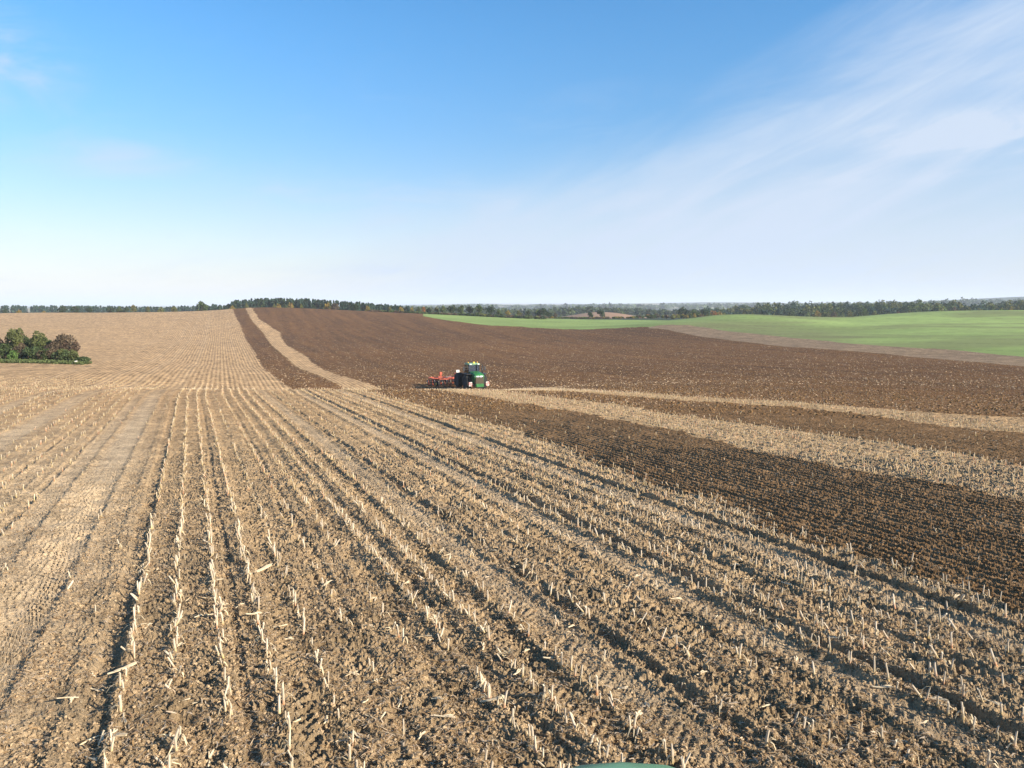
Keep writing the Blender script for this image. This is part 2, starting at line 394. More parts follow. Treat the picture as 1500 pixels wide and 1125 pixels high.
# far country: fields and woods
cell = fbm(X/380+3, Y/210, 2, 151); q = np.floor(vnoise(X/330+50, Y/420, 161)*5)/5
pal = np.array([(.16, .20, .08), (.30, .22, .15), (.12, .17, .06), (.26, .22, .12), (.10, .15, .06), (.2, .2, .1)])
farc = pal[np.clip((vnoise(np.floor(X/330)*.77, np.floor(Y/420)*.63, 171)*6).astype(int), 0, 5)]
wood = sstep(fbm(X/420, Y/600, 3, 181), .50, .56)[:, None]; farc = farc*(1-wood)+c3(.035, .05, .028)*wood
knoll = (np.exp(-((AZv-.115)/.075)**2)*np.exp(-((RD-880)/190.)**2) > .35)[:, None]; farc = np.where(knoll, c3(.28, .17, .10), farc)
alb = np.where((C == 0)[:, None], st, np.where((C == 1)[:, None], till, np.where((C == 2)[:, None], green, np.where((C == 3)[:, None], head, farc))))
alb4 = np.hstack([np.clip(alb, 0, 1), np.ones((len(X), 1))])
kind = np.stack([(C == 0)*1.0, (C == 1)*1.0, ((C == 2) | (C == 4))*1.0, np.ones(len(X))], 1)
idx = np.arange(nr*na).reshape(nr, na)
F = np.stack([idx[:-1, :-1], idx[:-1, 1:], idx[1:, 1:], idx[1:, :-1]], -1).reshape(-1, 4)[:, ::-1]

gm, nt, b = mat_new('field_soil')
L = nt.links.new
def gn(t, **k):
    n = nt.nodes.new(t)
    for a, c_ in k.items(): setattr(n, a, c_)
    return n
def gmath(op, a, b_=None, clamp=False):
    n = gn('ShaderNodeMath', operation=op); n.use_clamp = clamp
    for i, v_ in enumerate((a, b_)):
        if v_ is None: continue
        if isinstance(v_, (int, float)): n.inputs[i].default_value = v_
        else: L(v_, n.inputs[i])
    return n.outputs[0]
ga = gn('ShaderNodeAttribute', attribute_name='albedo'); gk = gn('ShaderNodeAttribute', attribute_name='kinds'); gu = gn('ShaderNodeAttribute', attribute_name='across'); gd = gn('ShaderNodeAttribute', attribute_name='along')
ks = gn('ShaderNodeSeparateColor'); L(gk.outputs['Color'], ks.inputs[0])
gtc = gn('ShaderNodeTexCoord')
def gnoise(scale, detail=4, rough=.6, vec=None, dist=0):
    n = gn('ShaderNodeTexNoise'); n.inputs['Scale'].default_value = scale; n.inputs['Detail'].default_value = detail; n.inputs['Roughness'].default_value = rough
    n.inputs['Distortion'].default_value = dist
    L(vec or gtc.outputs['Object'], n.inputs['Vector']); return n.outputs[0]
def gramp(v_, a, b_, lo=0., hi=1.):
    n = gn('ShaderNodeMapRange'); L(v_, n.inputs['Value'])
    for k_, x_ in zip(('From Min', 'From Max', 'To Min', 'To Max'), (a, b_, lo, hi)): n.inputs[k_].default_value = x_
    return n.outputs[0]
fine_n = gnoise(30, 8, .85); mid_n = gnoise(5.5, 4, .65); coarse = gnoise(.9, 4, .6)
cmb = gn('ShaderNodeCombineXYZ'); L(gmath('MULTIPLY', gu.outputs['Fac'], 1/ROWD), cmb.inputs[0]); L(gmath('MULTIPLY', gd.outputs['Fac'], .12), cmb.inputs[1])
rown = gnoise(1.0, 3, .6, cmb.outputs[0])
# rows of pale stubble read as stripes where the single stalks are too small to see
ph = gmath('MULTIPLY', gmath('SUBTRACT', gu.outputs['Fac'], ROW0), 2*math.pi/ROWD)
wob = gmath('MULTIPLY', gmath('SUBTRACT', mid_n, .5), 1.5)
stripe = gmath('MULTIPLY', gmath('ADD', gmath('COSINE', gmath('ADD', ph, wob)), 1.0), .5)
far_f = gramp(gd.outputs['Fac'], 55, 110); far_f.node.clamp = True
val = gmath('ADD', gramp(fine_n, .35, .65, .45, 1.55), gramp(mid_n, .3, .7, -.24, .24))
rowv = gmath('ADD', gmath('MULTIPLY', gmath('SUBTRACT', stripe, .5), .50), gmath('MULTIPLY', gmath('SUBTRACT', rown, .5), 1.5))
rowv = gmath('MULTIPLY', rowv, gmath('MULTIPLY', far_f, gmath('SUBTRACT', 1.0, ks.outputs[2])))
rowv = gmath('MULTIPLY', rowv, gmath('ADD', gmath('MULTIPLY', ks.outputs[0], .75), .25))
broad = gmath('MULTIPLY', gramp(gnoise(.30, 5, .75), .35, .65, -.22, .22), gmath('MULTIPLY', far_f, gmath('SUBTRACT', 1.0, ks.outputs[2])))
clump = gmath('MULTIPLY', gmath('MULTIPLY', gramp(coarse, .3, .7, -.35, .35), gmath('SUBTRACT', 1.0, ks.outputs[2])), .8)
val = gmath('ADD', gmath('ADD', gmath('ADD', val, rowv), clump), broad)
calm = gn('ShaderNodeMix', data_type='FLOAT'); L(ks.outputs[2], calm.inputs[0]); L(val, calm.inputs[2]); L(gramp(coarse, .3, .7, .9, 1.1), calm.inputs[3])
vm = gn('ShaderNodeVectorMath', operation='SCALE'); L(ga.outputs['Color'], vm.inputs[0]); L(calm.outputs[0], vm.inputs['Scale'])
# flecks of straw in the soil
fl = gn('ShaderNodeTexVoronoi'); fl.inputs['Scale'].default_value = 4.2; fl.inputs['Randomness'].default_value = 1; L(gtc.outputs['Object'], fl.inputs['Vector'])
fleck = gmath('LESS_THAN', fl.outputs['Distance'], .21); flm = gmath('MULTIPLY', fleck, gmath('GREATER_THAN', gnoise(1.7, 3), .50))
flm = gmath('MULTIPLY', flm, gmath('MULTIPLY', gmath('ADD', gmath('MULTIPLY', ks.outputs[1], .55), gmath('MULTIPLY', ks.outputs[0], .45)), gmath('SUBTRACT', 1.0, ks.outputs[2])))
f2 = gn('ShaderNodeTexVoronoi'); f2.inputs['Scale'].default_value = 1.15; L(gtc.outputs['Object'], f2.inputs['Vector'])
fl2 = gmath('LESS_THAN', f2.outputs['Distance'], .17); fl2 = gmath('MULTIPLY', fl2, gmath('GREATER_THAN', gnoise(.37, 3), .49))
fl2 = gmath('MULTIPLY', gmath('MULTIPLY', fl2, .55), gmath('MULTIPLY', gramp(gd.outputs['Fac'], 45, 90), ks.outputs[1]))
flm = gmath('MAXIMUM', flm, fl2)
f3 = gn('ShaderNodeTexVoronoi'); f3.inputs['Scale'].default_value = .33; L(gtc.outputs['Object'], f3.inputs['Vector'])
fl3 = gmath('MULTIPLY', gmath('LESS_THAN', f3.outputs['Distance'], .13), gmath('GREATER_THAN', gnoise(.11, 3), .47))
flm = gmath('MAXIMUM', flm, gmath('MULTIPLY', gmath('MULTIPLY', fl3, .30), gmath('MULTIPLY', gramp(gd.outputs['Fac'], 70, 130), ks.outputs[1])))
fm = gn('ShaderNodeMixRGB'); L(flm, fm.inputs[0]); L(vm.outputs[0], fm.inputs[1]); fm.inputs[2].default_value = (.52, .41, .27, 1)
L(fm.outputs[0], b.inputs['Base Color']); b.inputs['Roughness'].default_value = .95; b.inputs['Specular IOR Level'].default_value = .15
bmp = gn('ShaderNodeBump'); bmp.inputs['Strength'].default_value = 1.0; bmp.inputs['Distance'].default_value = .055
bh = gmath('ADD', fine_n, gmath('MULTIPLY', mid_n, 1.6)); bh = gmath('MULTIPLY', bh, gmath('SUBTRACT', 1.0, gmath('MULTIPLY', ks.outputs[2], .8)))
L(bh, bmp.inputs['Height']); L(bmp.outputs[0], b.inputs['Normal'])
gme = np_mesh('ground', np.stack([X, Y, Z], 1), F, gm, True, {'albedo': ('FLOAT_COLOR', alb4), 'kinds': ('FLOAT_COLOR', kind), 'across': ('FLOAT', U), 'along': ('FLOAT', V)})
gme.polygons.foreach_set('use_smooth', np.repeat(rs[:-1] > 38, na-1)); gme.update()
ground = tag(link('ground', gme), kind='structure')
print('ground', nr, na)
del RR, AA, alb, st, till, green, head, farc

# ground height including the relief, for things standing on it
def gz(X, Y):
    X = np.atleast_1d(np.asarray(X, dtype=float)); Y = np.atleast_1d(np.asarray(Y, dtype=float))
    c, u, v, r, az = classes(X, Y); return height(X, Y)+micro(X, Y, c, u, v, r)
def g1(x, y): return float(height(np.array([x]), np.array([y]))[0])

# ------------------------------------------------------------------ cut maize stalks
stalk_mat = attr_mat('maize_stalk', .7, .12, var=.15, scale=30)
def stalk_shapes(n, sides=8, segs=4, leafy=True):
    out = []
    for k in range(n):
        rr = np.random.default_rng(100+k); Hh = rr.uniform(.15, .27); rad = rr.uniform(.012, .0175)
        vs, fs, cs = [], [], []
        bend = rr.uniform(-.12, .12, 2)
        orange = rr.random() < .35
        basec = np.array((.52, .20, .06)) if orange else np.array((.50, .36, .13))
        topc = np.array((.58, .48, .35))*rr.uniform(.85, 1.1)
        for s in range(segs+1):
            t = s/segs; z = t*Hh-.03; rads = rad*(1.12-.2*t)*(1.12 if s == 1 else 1)
            for a in range(sides):
                th = 2*math.pi*a/sides; zz = z+(math.cos(th+k)*rad*.9 if s == segs else 0)
                vs.append((math.cos(th)*rads+bend[0]*t*t*Hh, math.sin(th)*rads+bend[1]*t*t*Hh, zz))
                f = min(1, t*2.2); cs.append(basec*(1-f)+topc*f)
        for s in range(segs):
            for a in range(sides):
                b_ = (a+1) % sides; fs.append((s*sides+a, s*sides+b_, (s+1)*sides+b_, (s+1)*sides+a))
        top = segs*sides; vs.append((bend[0]*Hh, bend[1]*Hh, Hh-.035)); cs.append(np.array((.62, .56, .44)))
        for a in range(0, sides, 2): fs.append((top+a, top+(a+1) % sides, top+(a+2) % sides, len(vs)-1))
        if leafy:
            for l in range(rr.integers(1, 4)):
                th = rr.uniform(0, 6.28); z0 = rr.uniform(.0, .10); ln = rr.uniform(.08, .22); w = rr.uniform(.008, .018); dirv = np.array((math.cos(th), math.sin(th))); pr = np.array((-dirv[1], dirv[0]))
                b0 = len(vs); prev = np.array((*(dirv*rad), z0))
                for j in range(4):
                    t = j/3; p = prev+np.array((*(dirv*ln*t), .06*math.sin(t*3.1)-z0*t*t*1.0)); ww = w*(1-.7*t)
                    vs += [tuple(p+np.array((*(pr*ww), 0))), tuple(p-np.array((*(pr*ww), 0)))]; cc = np.array((.60, .48, .30))*rr.uniform(.8, 1.1); cs += [cc, cc]
                for j in range(3): fs.append((b0+2*j, b0+2*j+1, b0+2*j+3, b0+2*j+2))
        out.append((np.array(vs), np.array(fs), np.array(cs)))
    return out
# standing positions along every row
us = np.arange(-70, 62); P = []
for k in us:
    u0 = ROW0+ROWD*k
    v_ = np.cumsum(rng.uniform(.09, .30, 1300))-30+rng.uniform(0, .2)
    v_ = v_[v_ < 128]; P.append(np.stack([np.full(len(v_), u0)+rng.normal(0, .038, len(v_)), v_], 1))
P = np.concatenate(P); sx, sy = inv_uv(P[:, 0], P[:, 1])
pr_x, pr_y, dep = project(sx, sy, -.038*sy)
ok = (sy > 7.5) & (pr_x > -120) & (pr_x < 1620) & (dep > 0)
P, sx, sy = P[ok], sx[ok], sy[ok]
c_, u_, v_, r_, a_ = classes(sx, sy)
keep = rng.random(len(P)) < .84
patchy = vnoise(v_/1.7, u_/.74, 201); keep &= patchy > .21
for uc, w, d, t, s in MARKS:
    inm = np.abs(u_-uc) < w*1.05; keep &= ~(inm & (rng.random(len(P)) < (.9 if s > .3 else .55)))
keep &= ~((u_ < -1.6) & (u_ > -4.9) & (rng.random(len(P)) < .93))
keep &= ~((u_ < -4.9) & (rng.random(len(P)) < .45))
keep &= (c_ == 0) | ((c_ == 1) & ((rng.random(len(P)) < .04) | ((classes(*inv_uv(u_-.55, v_))[0] == 0) & (rng.random(len(P)) < .3))))
keep &= ~(rng.random(len(P)) < .38*sstep(r_, 22, 45)*(u_ < 15))
P, sx, sy, c_, r_ = P[keep], sx[keep], sy[keep], c_[keep], r_[keep]
sz = gz(sx, sy)
qx, qy, dep = project(sx, sy, sz+.1)
inside = (qx > 5) & (qx < 1495) & (qy < 1122) & (c_ == 0) & ~((qx > 780) & (qx < 1020) & (qy > 1095))
order = np.argsort(np.where(inside, dep, 1e9))[:300]
near_set = np.zeros(len(sx), bool); near_set[order] = True
shapes = stalk_shapes(14); stalk_me = []
for k, (v0, f0, c0) in enumerate(shapes):
    stalk_me.append(np_mesh('maize_stalk', v0, f0, stalk_mat, False, {'col': ('FLOAT_COLOR', np.hstack([c0, np.ones((len(c0), 1))]))}))
STALK_LABELS = ['short upright pale maize stalk cut off in its row in the near stubble',
                'leaning pale maize stalk tipped over in its row in the near stubble']
for n_, i in enumerate(order):
    k = random.randrange(14); o = link('cut_maize_stalk', stalk_me[k], None, (sx[i], sy[i], sz[i]))
    lean = random.random() < .30; a = random.uniform(0, 6.28); t = random.uniform(.35, .8) if lean else random.uniform(0, .14)
    o.rotation_euler = (t*math.cos(a), t*math.sin(a), random.uniform(0, 6.28)); s = random.uniform(.85, 1.2); o.scale = (s, s, s)
    tag(o, STALK_LABELS[lean], 'cut stalk', 'cut maize stalks standing in the near stubble rows')
def scatter(shape, x, y, z, rot, tilt, tdir, sc, colmul):
    """copies of one small shape as a single array mesh"""
    v0, f0, c0 = shape; n = len(x)
    ca, sa = np.cos(rot), np.sin(rot)
    px = v0[None, :, 0]*ca[:, None]-v0[None, :, 1]*sa[:, None]; py = v0[None, :, 0]*sa[:, None]+v0[None, :, 1]*ca[:, None]; pz = np.repeat(v0[None, :, 2], n, 0)
    sc = sc[:, None]; px, py, pz = px*sc, py*sc, pz*sc
    ct, s_t = np.cos(tilt)[:, None], np.sin(tilt)[:, None]; dx, dy = np.cos(tdir)[:, None], np.sin(tdir)[:, None]
    al = px*dx+py*dy; pe = -px*dy+py*dx; al2 = al*ct+pz*s_t; pz2 = pz*ct-al*s_t
    vx = al2*dx-pe*dy+x[:, None]; vy = al2*dy+pe*dx+y[:, None]; vz = pz2+z[:, None]
    vs = np.stack([vx, vy, vz], -1).reshape(-1, 3)
    fs = (f0[None]+(np.arange(n)*len(v0))[:, None, None]).reshape(-1, f0.shape[1])
    cs = (c0[None]*colmul[:, None, None]).reshape(-1, 3) if colmul.ndim == 1 else (c0[None]*colmul[:, None, :]).reshape(-1, 3)
    return vs, fs, np.hstack([np.clip(cs, 0, 1), np.ones((len(cs), 1))])
def join(parts):
    off = 0; V_, F_, C_ = [], [], []
    for v0, f0, c0 in parts: V_.append(v0); F_.append(f0+off); C_.append(c0); off += len(v0)
    return np.concatenate(V_), np.concatenate(F_), np.concatenate(C_)
rest = np.nonzero(~near_set)[0]; parts = []
lod = [stalk_shapes(8, 6, 2, True), stalk_shapes(6, 4, 1, False)]
for li, (lo, hi) in enumerate(((0, 26), (26, 999))):
    sel = rest[(r_[rest] >= lo) & (r_[rest] < hi)]; kk = rng.integers(0, len(lod[li]), len(sel))
    for k in range(len(lod[li])):
        s_ = sel[kk == k]; n = len(s_)
        if n == 0: continue
        lean = rng.random(n) < .3; til = np.where(lean, rng.uniform(.3, .8, n), rng.uniform(0, .15, n))
        parts.append(scatter(lod[li][k], sx[s_], sy[s_], sz[s_], rng.uniform(0, 6.28, n), til, rng.uniform(0, 6.28, n), rng.uniform(.8, 1.2, n)*(1 if li == 0 else .85), rng.uniform(.8, 1.15, n)))
v0, f0, c0 = join(parts)
tag(link('maize_stubble', np_mesh('maize_stubble', v0, f0, stalk_mat, False, {'col': ('FLOAT_COLOR', c0)})),
    'rows of short pale cut maize stalks running over the field to the brow', 'stubble', kind='stuff')
print('stalks', len(sx))

# ------------------------------------------------------------------ litter: leaf strips, chips of stalk, clods
def strip_shape(seed):
    rr = np.random.default_rng(seed); ln = 1.0; w = rr.uniform(.025, .085); vs, fs, cs = [], [], []
    cv = rr.uniform(-.15, .15); up = rr.uniform(.02, .12)
    for j in range(5):
        t = j/4; ww = w*(.5+math.sin(t*2.8+.2)*.6)
        vs += [((t-.5), cv*math.sin(t*3.1)+ww, up*math.sin(t*3.14)**2), ((t-.5), cv*math.sin(t*3.1)-ww, up*math.sin(t*3.14)*.5)]
        cs += [(1, 1, 1), (.9, .88, .84)]
    for j in range(4): fs.append((2*j, 2*j+1, 2*j+3, 2*j+2))
    return np.array(vs), np.array(fs), np.array(cs)
def clod_shape(seed):
    rr = np.random.default_rng(seed); vs = []
    for t in (-.5, .5):
        for a in range(4):
            th = a*math.pi/2+rr.uniform(-.4, .4)+t; q_ = rr.uniform(.6, 1.1); vs.append((math.cos(th)*q_, math.sin(th)*q_, t*rr.uniform(.6, 1.)))
    vs.append((rr.uniform(-.2, .2), rr.uniform(-.2, .2), rr.uniform(.6, .8)))
    fs = [(a, (a+1) % 4, 4+(a+1) % 4, 4+a) for a in range(4)]+[(4, 5, 6, 8), (4, 8, 6, 7)]
    return np.array(vs), np.array(fs), np.ones((len(vs), 3))
def polar_spots(n, r0, r1, power=1.0, spread=36):
    t = rng.random(n); rr_ = r0*(r1/r0)**(t**power); a = R(1)*rng.uniform(-spread, spread, n)
    return rr_*np.sin(a), rr_*np.cos(a)
def litter(n, r0, r1, smin, smax, dens_till):
    x, y = polar_spots(n, r0, r1); c, u, v, r, a = classes(x, y)
    k = (c == 0) | ((c == 1) & (rng.random(n) < dens_till))
    clus = fbm(x/.8, y/.8, 3, 211); k &= rng.random(n) < sstep(clus, .32, .62)
    for uc, w, d, t, s in MARKS:
        if s > .3: k &= ~((np.abs(u-uc) < w) & (rng.random(n) < .85*s))
    x, y = x[k], y[k]; z = gz(x, y); n = len(x); out = []; which = rng.integers(0, 8, n); L_ = rng.uniform(0, 1, n)**2*(smax-smin)+smin
    tint = np.array([(.62, .48, .29), (.52, .38, .20), (.42, .28, .15), (.70, .58, .40), (.50, .33, .15)])[rng.integers(0, 5, n)]*np.array((.96, .92, .95))*rng.uniform(.7, 1.08, n)[:, None]
    for k in range(8):
        s_ = which == k; m = int(s_.sum())
        if m: out.append(scatter(strip_shape(300+k), x[s_], y[s_], z[s_]+.006, rng.uniform(0, 6.28, m), np.abs(rng.normal(0, .28, m)), rng.uniform(0, 6.28, m), L_[s_], tint[s_]))
    return out
litter_mat = attr_mat('dry_leaf', .8, .3)
v0, f0, c0 = join(litter(280000, 8.6, 26, .015, .15, .14)+litter(75000, 24, 72, .05, .22, .14)+litter(60000, 70, 380, .14, .42, 1.0))
tag(link('maize_litter', np_mesh('maize_litter', v0, f0, litter_mat, False, {'col': ('FLOAT_COLOR', c0)})), 'dry shredded maize leaves and chips strewn over the soil between the rows', 'litter', kind='stuff')
def clods(n, r0, r1, smin, smax, only_till, pale=None):
    x, y = polar_spots(n, r0, r1); c, u, v, r, a = classes(x, y)
    k = (c == 1) if only_till else ((c == 0) & (fbm(x/.9, y/.9, 3, 221) > .48))
    if not only_till:
        for uc, w, d, t, s in MARKS:
            if s > .3: k &= ~((np.abs(u-uc) < w) & (rng.random(n) < .9*s))
    x, y = x[k], y[k]; z = gz(x, y); n = len(x); out = []; which = rng.integers(0, 5, n); L_ = rng.uniform(0, 1, n)**2.5*(smax-smin)+smin
    base = np.array((.18, .105, .045)) if only_till else np.array((.365, .26, .15))
    if pale: base = np.array(pale)
    for k in range(5):
        s_ = which == k; m = int(s_.sum())
        if m: out.append(scatter(clod_shape(400+k), x[s_], y[s_], z[s_], rng.uniform(0, 6.28, m), rng.uniform(0, .6, m), rng.uniform(0, 6.28, m), L_[s_], base*rng.uniform(.75, 1.2, m)[:, None]))
    return out
clod_mat = attr_mat('clod', .95, 0, var=.2, scale=40)
v0, f0, c0 = join(clods(60000, 14, 60, .015, .055, True)+clods(45000, 55, 330, .05, .16, True)+clods(120000, 8.6, 34, .008, .036, False)+clods(11000, 60, 130, .03, .10, True, (.40, .29, .18))+clods(17000, 110, 400, .06, .17, True, (.40, .29, .18)))
tag(link('soil_clods', np_mesh('soil_clods', v0, f0, clod_mat, False, {'col': ('FLOAT_COLOR', c0)})), 'loose brown crumbs and clods of soil lying on the field', 'soil clods', kind='stuff')

# fallen pieces of cane, one object each
cane_mat = attr_mat('cane', .65, .05, var=.12, scale=25)
def cane_mesh(seed, ln, rad):
    rr = np.random.default_rng(seed); vs, fs, cs = [], [], []; sides = 7; segs = 6; bend = rr.uniform(-.08, .08)
    for s in range(segs+1):
        t = s/segs; q_ = rad*(1.1-.25*t)*(1.14 if s in (2, 4) else 1)
        for a in range(sides):
            th = 2*math.pi*a/sides; vs.append(((t-.5)*ln+(rr.uniform(-.01, .01) if s in (0, segs) else 0), math.cos(th)*q_+bend*math.sin(t*3.1)*ln, math.sin(th)*q_*.8+q_)); cs.append(np.array((.64, .52, .34))*rr.uniform(.92, 1.05))
    for s in range(segs):
        for a in range(sides): fs.append((s*sides+a, s*sides+(a+1) % sides, (s+1)*sides+(a+1) % sides, (s+1)*sides+a))
    for base in (0, segs*sides):
        fs.append((base, base+1, base+2, base+3)); fs.append((base+3, base+4, base+5, base)); fs.append((base+5, base+6, base, base+5)) if False else None
    for l in range(2):
        b0 = len(vs); x0 = rr.uniform(-.3, .1)*ln; lw = rad*1.3
        for j in range(4):
            t = j/3; vs += [(x0+t*ln*.5, lw*(1-.6*t)+bend*ln*.8+t*.03*(1 if l else -1), 2.0*rad+.015*math.sin(t*3)), (x0+t*ln*.5, -lw*(1-.6*t)+bend*ln*.8+t*.03*(1 if l else -1), 1.9*rad)]; cs += [np.array((.58, .46, .30))]*2
        for j in range(3): fs.append((b0+2*j, b0+2*j+1, b0+2*j+3, b0+2*j+2))
    cs = np.array(cs)
    return np_mesh('cane_piece', np.array(vs), np.array([f for f in fs if f]), cane_mat, False, {'col': ('FLOAT_COLOR', np.hstack([cs, np.ones((len(cs), 1))]))})
cane_me = [cane_mesh(500+k, random.uniform(.14, .34), random.uniform(.009, .014)) for k in range(9)]
made = 0
while made < 130:
    px, py = random.uniform(90, 1490), random.uniform(800, 1118)
    if py > 1085 and 760 < px < 1030: continue
    x, y = hit(px, py, 5, 60); c, u, v, r, a = classes(np.array([x]), np.array([y]))
    if c[0] != 0 or (px < 200 and py < 980): continue
    o = link('fallen_cane_piece', random.choice(cane_me), None, (x, y, float(gz(x, y)[0])+.004)); o.rotation_euler = (random.uniform(-.1, .1), random.uniform(-.2, .2), random.uniform(0, 6.28))
    tag(o, 'short broken piece of pale maize cane lying loose on the near soil', 'cane piece', 'broken cane pieces lying in the near stubble'); made += 1
big = cane_mesh(900, .50, .020)
for px, py, rz, sc, lab in ((380, 843, .75, 1.25, 'thick pale broken cane propped on its end, largest of the loose canes'),
                            (722, 1043, .05, .75, 'pale cane piece lying level just below the dry leafy tuft'),
                            (700, 1025, .9, .7, 'pale split cane slanting up to the right below the dry leafy tuft'),
                            (180, 995, .55, .85, 'pale cane slanting beside the second row of stalks at bottom left'),
                            (170, 1087, -.35, .8, 'broad curled pale husk lying beside a stalk in the bottom left corner')):
    x, y = hit(px, py, 5, 60); o = link('fallen_cane_piece', big, None, (x, y, float(gz(x, y)[0])+.03)); o.rotation_euler = (0, -.18, rz); o.scale = (sc, sc, sc); tag(o, lab, 'cane piece')
# uprooted tufts
def tuft(px, py, lab, size):
    x, y = hit(px, py, 5, 80); root = empty('uprooted_maize_tuft', (x, y, float(gz(x, y)[0]))); tag(root, lab, 'maize tuft')
    for i in range(1):
        vs, fs, cs = [], [], []
        for l in range(26):
            a = random.uniform(0, 6.28); el = random.uniform(.1, 1.2); ln = size*random.uniform(.5, 1.1); w = random.uniform(.008, .02); b0 = len(vs)
            for j in range(5):
                t = j/4; rr_ = ln*t*math.cos(el); zz = ln*t*math.sin(el)-ln*.35*t*t+.04; wx, wy = -math.sin(a)*w*(1-.8*t), math.cos(a)*w*(1-.8*t)
                vs += [(math.cos(a)*rr_+wx, math.sin(a)*rr_+wy, zz), (math.cos(a)*rr_-wx, math.sin(a)*rr_-wy, zz+.004)]; cc = random.choice([(.66, .55, .36), (.55, .42, .24), (.6, .5, .33)]); cs += [cc, cc]
            for j in range(4): fs.append((b0+2*j, b0+2*j+1, b0+2*j+3, b0+2*j+2))
        link('leaves', np_mesh('leaves', np.array(vs), np.array(fs), litter_mat, False, {'col': ('FLOAT_COLOR', np.hstack([np.array(cs), np.ones((len(cs), 1))]))}), root)
    bm = bmesh.new(); bmesh.ops.create_icosphere(bm, subdivisions=3, radius=size*.3)
    for v_ in bm.verts: v_.co *= 1+.5*(random.random()-.5); v_.co.z = v_.co.z*.8+.02
    me = bpy.data.meshes.new('root_ball'); bm.to_mesh(me); bm.free(); me.materials.append(SOILM); link('root_ball', me, root)
SOILM = simple_mat('root_soil', (.12, .085, .055), .95, 0, .4, 30, .1, .6)
tuft(745, 985, 'uprooted tuft of dry maize leaves with a dark root ball, bottom centre', .26)
tuft(298, 740, 'bent tuft of dry maize leaves casting a dark curved shadow, left of centre', .36)
tuft(1275, 875, 'pale frayed bunch of maize leaves at the edge of the tilled strip', .22)

# ------------------------------------------------------------------ trees
leaf_mat = attr_mat('foliage', .75, .25, var=.25, scale=.6)
bark_mat = simple_mat('bark', (.12, .09, .065), .9, 0, .3, 6)
def leaf_quads(cent, size, cols, rr):
    n = len(cent); a = rr.normal(size=(n, 3)); a /= np.linalg.norm(a, axis=1)[:, None]; b_ = rr.normal(size=(n, 3)); b_ = np.cross(a, b_); b_ /= np.linalg.norm(b_, axis=1)[:, None]+1e-9
    s = (size*rr.uniform(.5, 1.3, n))[:, None]; p = np.stack([cent-a*s-b_*s*.6, cent+a*s*.8-b_*s*.7, cent+a*s+b_*s*.6, cent-a*s*.7+b_*s*.8], 1).reshape(-1, 3)
    return p, np.arange(n*4).reshape(n, 4), np.hstack([np.repeat(cols, 4, 0), np.ones((n*4, 1))])
def crown_pts(rr, h, w, n, shape, clumps=16, base=.15):
    if shape == 'cone':
        t = rr.random(n)**.8; z = h*(base+(1-base)*t); rad = w/2*(1-t)**.8*(.65+.35*np.sin(t*26+rr.random())**2)+.02*w
        a = rr.uniform(0, 6.28, n); q_ = rad*rr.uniform(.35, 1, n)**.5; return np.stack([q_*np.cos(a), q_*np.sin(a), z], 1)
    cc = rr.normal(size=(clumps, 3)); cc /= np.linalg.norm(cc, axis=1)[:, None]; cc *= rr.uniform(.25, .78, clumps)[:, None]
    which = rr.integers(0, clumps, n); d = rr.normal(size=(n, 3)); d /= np.linalg.norm(d, axis=1)[:, None]
    cr = rr.uniform(.26, .50, clumps); p = cc[which]+d*(cr[which]*rr.uniform(.72, 1.05, n))[:, None]
    p[:, 0] *= w/2; p[:, 1] *= w/2
    zc = p[:, 2]; k = 1-.25*(zc > 0)*np.clip(zc, 0, 1) if shape == 'round' else (1-.55*np.clip(zc, -1, 1)*.9)
    p[:, 0] *= k; p[:, 1] *= k; ch = h*(1-base); p[:, 2] = h*base+ch/2+zc*ch/2*.95
    return p
def trunk_geo(rr, h, w):
    vs, fs = [], []; 
    def limb(p0, p1, r0, r1, s=6):
        p0, p1 = Vector(p0), Vector(p1); d = (p1-p0).normalized(); x = d.orthogonal().normalized(); y = d.cross(x); b0 = len(vs)
        for p, q_ in ((p0, r0), (p1, r1)):
            for a in range(s): th = 2*math.pi*a/s; vs.append(tuple(p+x*math.cos(th)*q_+y*math.sin(th)*q_))
        for a in range(s): fs.append((b0+a, b0+(a+1) % s, b0+s+(a+1) % s, b0+s+a))
    limb((0, 0, -.4), (0, 0, h*.3), h*.03, h*.022); limb((0, 0, h*.3), (w*.03, 0, h*.75), h*.022, h*.008)
    for i in range(6):
        a = rr.uniform(0, 6.28); z = h*rr.uniform(.2, .5); limb((0, 0, z), (math.cos(a)*w*.3, math.sin(a)*w*.3, z+h*.25), h*.011, h*.004)
    return np.array(vs), np.array(fs)
TREE_CACHE = {}
TC = {'dark': (.040, .062, .026), 'green': (.070, .100, .030), 'olive': (.120, .125, .036), 'yellow': (.27, .20, .045), 'orange': (.27, .13, .04), 'brown': (.115, .085, .052), 'pale': (.15, .18, .06), 'pine': (.036, .070, .045)}
def tree_meshes(shape, colr, var, n, leaf):
    key = (shape, colr, var, n)
    if key in TREE_CACHE: return TREE_CACHE[key]
    rr = np.random.default_rng(abs(hash(key[2]))%1000+len(TREE_CACHE)*13+5); H_, W_ = 10, (8.5 if shape != 'cone' else 5.)
    p = crown_pts(rr, H_, W_, n, shape, 18, .12); c = np.array(TC[colr]); cols = c*rr.uniform(.65, 1.35, n)[:, None]*(1+.15*rr.normal(size=(n, 3)))
    cols = np.clip(cols, .01, 1); v0, f0, c0 = leaf_quads(p, leaf, cols, rr); me = np_mesh('crown', v0, f0, leaf_mat, False, {'col': ('FLOAT_COLOR', c0)})
    tv, tf = trunk_geo(rr, H_, W_); tm = np_mesh('trunk', tv, tf, bark_mat, True); TREE_CACHE[key] = (me, tm, W_); return TREE_CACHE[key]
